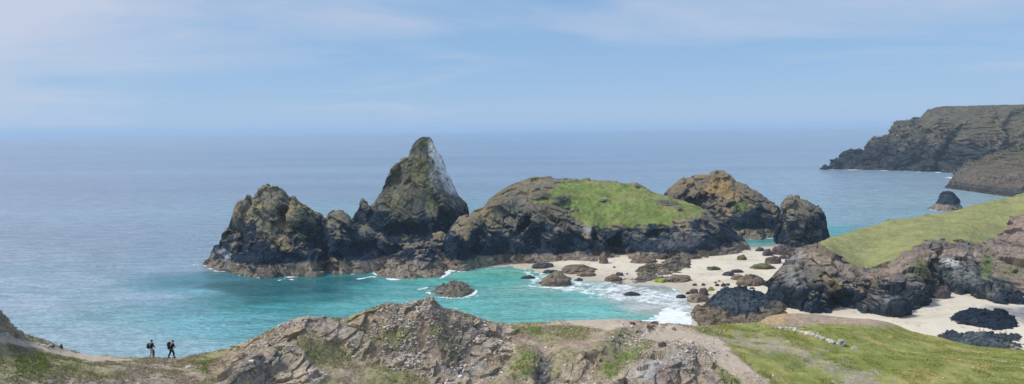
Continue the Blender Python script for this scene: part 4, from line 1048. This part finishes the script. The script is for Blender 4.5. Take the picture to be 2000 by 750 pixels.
# ------------------------------------------------------------------ walkers
M_SKIN = plain('skin', (.42, .25, .18), .6); M_BLACK = plain('black_jacket', (.012, .014, .022)); M_NAVY = plain('navy_fabric', (.02, .025, .055))
M_WHITE = plain('pale_trousers', (.66, .62, .68)); M_HAIR = plain('dark_hair', (.02, .015, .012)); M_BOOT = plain('boots', (.05, .04, .035)); M_PINK = plain('pink_fabric', (.6, .42, .42)); M_VIOLET = plain('violet_fabric', (.16, .13, .3))


def skin_mesh(name, joints, bones, mat, parent, sub=2, root=0):
    me = bpy.data.meshes.new(name)
    me.from_pydata([j[:3] for j in joints], bones, [])
    o = bpy.data.objects.new(name, me); COL.objects.link(o); o.parent = parent
    o.modifiers.new('s', 'SKIN'); o.modifiers.new('d', 'SUBSURF').levels = sub; o.modifiers['d'].render_levels = sub
    for i, j in enumerate(joints):
        sv_ = me.skin_vertices[0].data[i]; r = j[3]
        sv_.radius = (r, r) if not isinstance(r, tuple) else r
        sv_.use_root = (i == root)
    me.materials.append(mat)
    dg = bpy.context.evaluated_depsgraph_get(); ev = o.evaluated_get(dg)
    m2 = bpy.data.meshes.new_from_object(ev); o.modifiers.clear(); o.data = m2
    for p_ in m2.polygons: p_.use_smooth = True
    return o


def blob(name, c, s, mat, parent, box=.0, rot=0):
    V, Fc = ico(3); V = V.copy()
    if box: V = np.sign(V) * np.abs(V) ** (1 - box)
    V = V * C(*s)
    if rot:
        ca, sa = math.cos(rot), math.sin(rot); V = V @ np.array([[ca, 0, -sa], [0, 1, 0], [sa, 0, ca]])
    o = mesh_obj(name, V + C(*c), Fc, mat, parent, None, True)
    return o


def walker(px, vfoot, label, stride, lean, head_fwd, trousers, jacket, cap, bag, bag_label, rotz, k=1.0, arm=.35):
    """model faces +X, rotz turns it; metres"""
    g = ground_px(px, vfoot) if vfoot < 640 or px < 1500 else None
    root = empty('person', tuple(g)); root.rotation_euler = (0, 0, rotz); root.scale = (k, k, k)
    tag(root, label, 'person', 'walkers on the cliff path')
    s = stride; L_ = lean
    hip = .93; sh = 1.42
    hx = L_ + head_fwd
    J = [(0, 0, hip, .13), (L_ * .5, 0, 1.18, .125), (L_, 0, sh - .02, .13), (L_ * 1.1 + .02, 0, 1.50, .055), (hx + .01, 0, 1.60, .085), (hx + .02, 0, 1.70, .085),
         (0, .09, hip - .06, .085), (s * .55, .10, .50, .06), (s * .6, .10, .09, .042), (s * .6 + .13, .10, .035, .035),
         (0, -.09, hip - .06, .085), (-s * .25, -.10, .50, .06), (-s * 1.0, -.10, .11, .042), (-s * 1.0 + .13, -.10, .035, .035),
         (L_, .19, sh - .04, .06), (L_ + .02, .25, 1.15, .045), (L_ + arm, .22, .98, .034),
         (L_, -.19, sh - .04, .06), (L_ - .04, -.25, 1.14, .045), (L_ + arm * .7, -.22, .95, .034)]
    Bn = [(0, 1), (1, 2), (2, 3), (3, 4), (4, 5), (0, 6), (6, 7), (7, 8), (8, 9), (0, 10), (10, 11), (11, 12), (12, 13), (2, 14), (14, 15), (15, 16), (2, 17), (17, 18), (18, 19)]
    skin_mesh('body', J, Bn, M_SKIN, root)
    blob('nose', (hx + .115, 0, 1.635), (.025, .015, .02), M_SKIN, root)
    for sy in (1, -1):
        blob('ear', (hx + .01, sy * .09, 1.64), (.02, .012, .03), M_SKIN, root)
        f0 = J[16 if sy > 0 else 19]
        for q in range(5):
            skin_mesh('finger', [(f0[0], f0[1] + (q - 2) * .014, f0[2] - .01, .014), (f0[0] + .03, f0[1] + (q - 2) * .018, f0[2] - .055, .009), (f0[0] + .02, f0[1] + (q - 2) * .018, f0[2] - (.09 if 0 < q < 4 else .075), .008)], [(0, 1), (1, 2)], M_SKIN, root, 1)
    jr = 1.22
    skin_mesh('jacket', [(0, 0, hip - .02, .165), (L_ * .5, 0, 1.18, .165), (L_, 0, sh - .02, .165), (L_ * 1.1, 0, 1.50, .08), (L_, .19, sh - .05, .085), (L_ + .02, .26, 1.15, .066), (L_ + arm - .03, .225, .995, .05), (L_, -.19, sh - .05, .085), (L_ - .04, -.26, 1.14, .066), (L_ + arm * .7 - .03, -.225, .965, .05)],
              [(0, 1), (1, 2), (2, 3), (2, 4), (4, 5), (5, 6), (2, 7), (7, 8), (8, 9)], jacket, root)
    skin_mesh('trousers', [(0, 0, hip, .14), (0, .09, hip - .08, .12), (s * .55, .10, .50, .10), (s * .6, .10, .13, .085), (0, -.09, hip - .08, .12), (-s * .25, -.10, .50, .10), (-s * 1.0, -.10, .14, .085)], [(0, 1), (1, 2), (2, 3), (0, 4), (4, 5), (5, 6)], trousers, root)
    for (bx_, by_, bz_) in ((s * .6 + .05, .10, .045), (-s + .05, -.10, .05)):
        blob('boot', (bx_, by_, bz_), (.15, .055, .055), M_BOOT, root, .3)
    blob('cap' if cap else 'hair', (hx + .0, 0, 1.715), (.118, .105, .085), jacket if cap else M_HAIR, root)
    if cap: blob('cap_peak', (hx + .13, 0, 1.70), (.085, .075, .014), jacket, root)
    b_ = empty('backpack', tuple(g)); b_.rotation_euler = root.rotation_euler; b_.scale = (k, k, k)
    tag(b_, bag_label, 'backpack', 'backpacks on the walkers')
    if bag == 'round':
        blob('sack', (L_ - .30, 0, 1.17), (.17, .18, .27), M_BLACK, b_, .2)
        blob('pocket', (L_ - .43, 0, 1.08), (.07, .13, .14), M_BLACK, b_, .2)
    else:
        blob('sack', (L_ - .32, 0, 1.20), (.13, .19, .34), M_BLACK, b_, .55, rot=-.12)
        blob('lid', (L_ - .30, 0, 1.53), (.13, .18, .06), M_BLACK, b_, .4)
    for sy in (1, -1):
        skin_mesh('strap', [(L_ - .18, sy * .12, 1.42, .02), (L_, sy * .13, 1.50, .02), (L_ + .15, sy * .13, 1.38, .02), (L_ + .13, sy * .16, 1.15, .018), (L_ - .15, sy * .16, 1.0, .018)], [(0, 1), (1, 2), (2, 3), (3, 4)], M_BLACK, b_, 1)
    return root, g


w1, g1 = walker(296, 697, 'person standing in black cap and jacket with pale trousers, looking to the right', .13, .03, .03, M_WHITE, M_NAVY, True, 'round', 'round black backpack worn by the person in pale trousers', math.radians(-10), 1.0, .26)
w2, g2 = walker(335, 697, 'person walking head down in black clothes with a white hem at the waist', .30, .10, .10, M_BLACK, M_BLACK, False, 'tall', 'tall boxy black backpack worn by the person in black', math.radians(-8), .98, .22)
o = mesh_obj('shirt_hem', *(lambda a: (np.array([(.168 * math.cos(t) + .0, .168 * math.sin(t), z) for z in (.83, .90) for t in a]), np.array([(i, (i + 1) % 24, 24 + (i + 1) % 24, 24 + i) for i in range(24)])))(np.linspace(0, 2 * math.pi, 25)[:-1]), M_WHITE, w2, None, True)
ct = skin_mesh('coat', [(0, 0, .88, .05), (.02, .02, .70, .085), (.03, 0, .42, .08), (.02, 0, .22, .05)], [(0, 1), (1, 2), (2, 3)], M_NAVY, None)
ct.location = Vector(g1) + Vector((.30, -.2, 0)); tag(ct, 'dark folded coat hanging from the hand of the person in pale trousers', 'coat')


def bather(name, label, uu_, vv_, z, sit, top, legs):
    P = on_plane(uu_, vv_, z)
    root = empty(name, tuple(P)); root.rotation_euler = (0, 0, random.uniform(-2, -1)); tag(root, label, 'person', 'people by the right hand beach rocks')
    if sit:
        J = [(0, 0, .14, .12), (-.05, 0, .40, .12), (-.06, 0, .62, .12), (-.05, 0, .70, .05), (-.03, 0, .80, .085), (-.03, 0, .88, .08), (.05, .1, .13, .08), (.38, .14, .42, .06), (.55, .14, .06, .045), (.05, -.1, .13, .08), (.38, -.14, .42, .06), (.55, -.14, .06, .045), (-.06, .19, .6, .055), (.1, .25, .42, .04), (.32, .18, .42, .03), (-.06, -.19, .6, .055), (.1, -.25, .42, .04), (.32, -.18, .42, .03)]
        Bn = [(0, 1), (1, 2), (2, 3), (3, 4), (4, 5), (0, 6), (6, 7), (7, 8), (0, 9), (9, 10), (10, 11), (2, 12), (12, 13), (13, 14), (2, 15), (15, 16), (16, 17)]
        tz = .4; hz = .87
    else:
        J = [(0, 0, .93, .13), (0, 0, 1.18, .125), (0, 0, 1.40, .13), (0, 0, 1.50, .055), (.01, 0, 1.60, .085), (.01, 0, 1.69, .08), (0, .09, .87, .085), (.04, .10, .5, .06), (0, .1, .08, .042), (0, -.09, .87, .085), (.02, -.10, .5, .06), (0, -.1, .08, .042), (0, .19, 1.38, .06), (0, .27, 1.13, .045), (.08, .27, .88, .034), (0, -.19, 1.38, .06), (0, -.27, 1.13, .045), (.08, -.27, .88, .034)]
        Bn = [(0, 1), (1, 2), (2, 3), (3, 4), (4, 5), (0, 6), (6, 7), (7, 8), (0, 9), (9, 10), (10, 11), (2, 12), (12, 13), (13, 14), (2, 15), (15, 16), (16, 17)]
        tz = 1.18; hz = 1.68
    skin_mesh('body', J, Bn, M_SKIN, root)
    skin_mesh('top', [(J[0][0], 0, J[0][2], .15), (J[1][0], 0, J[1][2], .15), (J[2][0], 0, J[2][2], .155)], [(0, 1), (1, 2)], top, root)
    skin_mesh('trousers', [(*J[0][:3], .14), (*J[6][:3], .105), (*J[7][:3], .08), (*J[9][:3], .105), (*J[10][:3], .08)], [(0, 1), (1, 2), (0, 3), (3, 4)], legs, root)
    blob('hair', (J[5][0] - .02, 0, hz + .02), (.1, .1, .08), M_HAIR, root)


bather('person', 'person in pink sitting on the sand against the domed dark rock', 1913, 648, 1.5, True, M_PINK, M_PINK)
bather('person', 'person in white sitting beside the one in pink on the sand', 1921, 649, 1.5, True, M_WHITE, M_SKIN)
bather('person', 'person in violet standing between the two dark beach rocks', 1964, 659, 1.4, False, M_VIOLET, M_NAVY)
bather('person', 'person in pale top standing left of the one in violet', 1953, 659, 1.4, False, M_PINK, M_NAVY)

# ------------------------------------------------------------------ haze
bm = bmesh.new(); bmesh.ops.create_cube(bm, size=1)
me = bpy.data.meshes.new('haze'); bm.to_mesh(me); bm.free()
hz_o = bpy.data.objects.new('haze', me); COL.objects.link(hz_o)
X0, X1, Y0_, Y1_, Z0, Z1 = -80000, 80000, -6000, 50000, -4.2, 100
hz_o.scale = (X1 - X0, Y1_ - Y0_, Z1 - Z0); hz_o.location = ((X0 + X1) / 2, (Y0_ + Y1_) / 2, (Z0 + Z1) / 2)
tag(hz_o, kind='stuff')
m = bpy.data.materials.new('haze_air'); m.use_nodes = True; nt = m.node_tree; nt.nodes.clear()
out = nt.nodes.new('ShaderNodeOutputMaterial'); pv = nt.nodes.new('ShaderNodeVolumePrincipled')
pv.inputs['Color'].default_value = (.55, .73, .90, 1); pv.inputs['Density'].default_value = .00011; pv.inputs['Anisotropy'].default_value = .0
nt.links.new(pv.outputs[0], out.inputs['Volume']); me.materials.append(m)

# ------------------------------------------------------------------ light
SUN_EL, SUN_AZ = math.radians(52), math.radians(-98)   # azimuth from +Y towards +X; negative = left
d = Vector((math.sin(SUN_AZ) * math.cos(SUN_EL), math.cos(SUN_AZ) * math.cos(SUN_EL), math.sin(SUN_EL)))
sun = bpy.data.lights.new('sun', 'SUN'); sun.energy = 3.4; sun.angle = math.radians(11); sun.color = (1, .955, .89)
so_ = bpy.data.objects.new('sun', sun); COL.objects.link(so_); so_.rotation_euler = d.to_track_quat('Z', 'Y').to_euler(); so_.location = (0, 0, 200)
w = bpy.data.worlds.new('World'); scene.world = w; w.use_nodes = True; nt = w.node_tree; nt.nodes.clear()
out = nt.nodes.new('ShaderNodeOutputWorld'); bg = nt.nodes.new('ShaderNodeBackground'); nt.links.new(bg.outputs[0], out.inputs[0])
sky = N(nt, 'ShaderNodeTexSky', sky_type='NISHITA'); sky.sun_disc = False; sky.sun_elevation = SUN_EL; sky.sun_rotation = SUN_AZ
sky.altitude = 60; sky.air_density = 1.0; sky.dust_density = .6; sky.ozone_density = 2.0
bg.inputs['Strength'].default_value = .126
tc = N(nt, 'ShaderNodeTexCoord').outputs['Generated']
sep = N(nt, 'ShaderNodeSeparateXYZ'); nt.links.new(tc, sep.inputs[0])
# thin high cloud veil: noise on the direction projected to a cloud layer
zz = math_node(nt, 'ADD', math_node(nt, 'MAXIMUM', sep.outputs['Z'], 0.0), .09)
px_ = math_node(nt, 'DIVIDE', sep.outputs['X'], zz); py_ = math_node(nt, 'DIVIDE', sep.outputs['Y'], zz)
cmb = N(nt, 'ShaderNodeCombineXYZ'); nt.links.new(px_, cmb.inputs[0]); nt.links.new(py_, cmb.inputs[1])
cn = noise_node(nt, .55, 7, .58, cmb.outputs[0], ((.7, .8, 1), (0, 0, .35)), .5)
cn2 = noise_node(nt, .16, 3, .5, cmb.outputs[0], ((1, .9, 1), (0, 0, .3)), .2)
bias = math_node(nt, 'ADD', maprange(nt, sep.outputs['X'], -.6, .1, .26, 0), maprange(nt, sep.outputs['X'], .2, .6, 0, .1))
elev = maprange(nt, sep.outputs['Z'], .035, .14, -.22, .06)
cv = math_node(nt, 'ADD', math_node(nt, 'ADD', cn, math_node(nt, 'MULTIPLY', cn2, .55)), math_node(nt, 'ADD', bias, elev))
cf = maprange(nt, cv, .72, 1.06, 0, .9)
ramp = N(nt, 'ShaderNodeValToRGB')
nt.links.new(maprange(nt, sep.outputs['Z'], 0, .5, 0, 1), ramp.inputs[0])
e = ramp.color_ramp.elements
k = 8.333
e[0].position = 0; e[0].color = (.31, .465, .69, 1)
e[1].position = 1; e[1].color = (.16, .32, .62, 1)
e2 = ramp.color_ramp.elements.new(.12); e2.color = (.24, .405, .65, 1)
e3 = ramp.color_ramp.elements.new(.35); e3.color = (.19, .35, .59, 1)
s1 = N(nt, 'ShaderNodeVectorMath', operation='SCALE'); nt.links.new(ramp.outputs[0], s1.inputs[0]); s1.inputs['Scale'].default_value = k
mx1 = N(nt, 'ShaderNodeMix', data_type='RGBA'); mx1.inputs[0].default_value = .85
nt.links.new(sky.outputs[0], mx1.inputs[6]); nt.links.new(s1.outputs[0], mx1.inputs[7])
mx2 = N(nt, 'ShaderNodeMix', data_type='RGBA'); nt.links.new(cf, mx2.inputs[0]); nt.links.new(mx1.outputs[2], mx2.inputs[6]); mx2.inputs[7].default_value = (.50 * k, .545 * k, .66 * k, 1)
nt.links.new(mx2.outputs[2], bg.inputs['Color'])

# ------------------------------------------------------------------ camera and render settings
cam = bpy.data.cameras.new('camera'); cam.sensor_width = 36; cam.lens = 36 * F / 2000; cam.clip_start = .5; cam.clip_end = 200000
co = bpy.data.objects.new('camera', cam); COL.objects.link(co)
from mathutils import Matrix
Mx = Matrix(((RT[0], UP[0], -fw[0]), (RT[1], UP[1], -fw[1]), (RT[2], UP[2], -fw[2])))
co.matrix_world = Matrix.Translation((0, 0, CAMZ)) @ Mx.to_4x4()
scene.camera = co
scene.view_settings.view_transform = 'Standard'; scene.view_settings.look = 'None'; scene.view_settings.exposure = 0.16; scene.view_settings.gamma = 1
scene.view_settings.use_curve_mapping = False
scene.render.engine = 'CYCLES'
cy = scene.cycles
cy.max_bounces = 4; cy.diffuse_bounces = 2; cy.glossy_bounces = 2; cy.volume_bounces = 1; cy.transmission_bounces = 0
cy.use_denoising = True
cy.use_adaptive_sampling = True; cy.adaptive_threshold = .02
cy.caustics_reflective = False; cy.caustics_refractive = False
bpy.data.materials.remove(bpy.data.materials['tmp'])
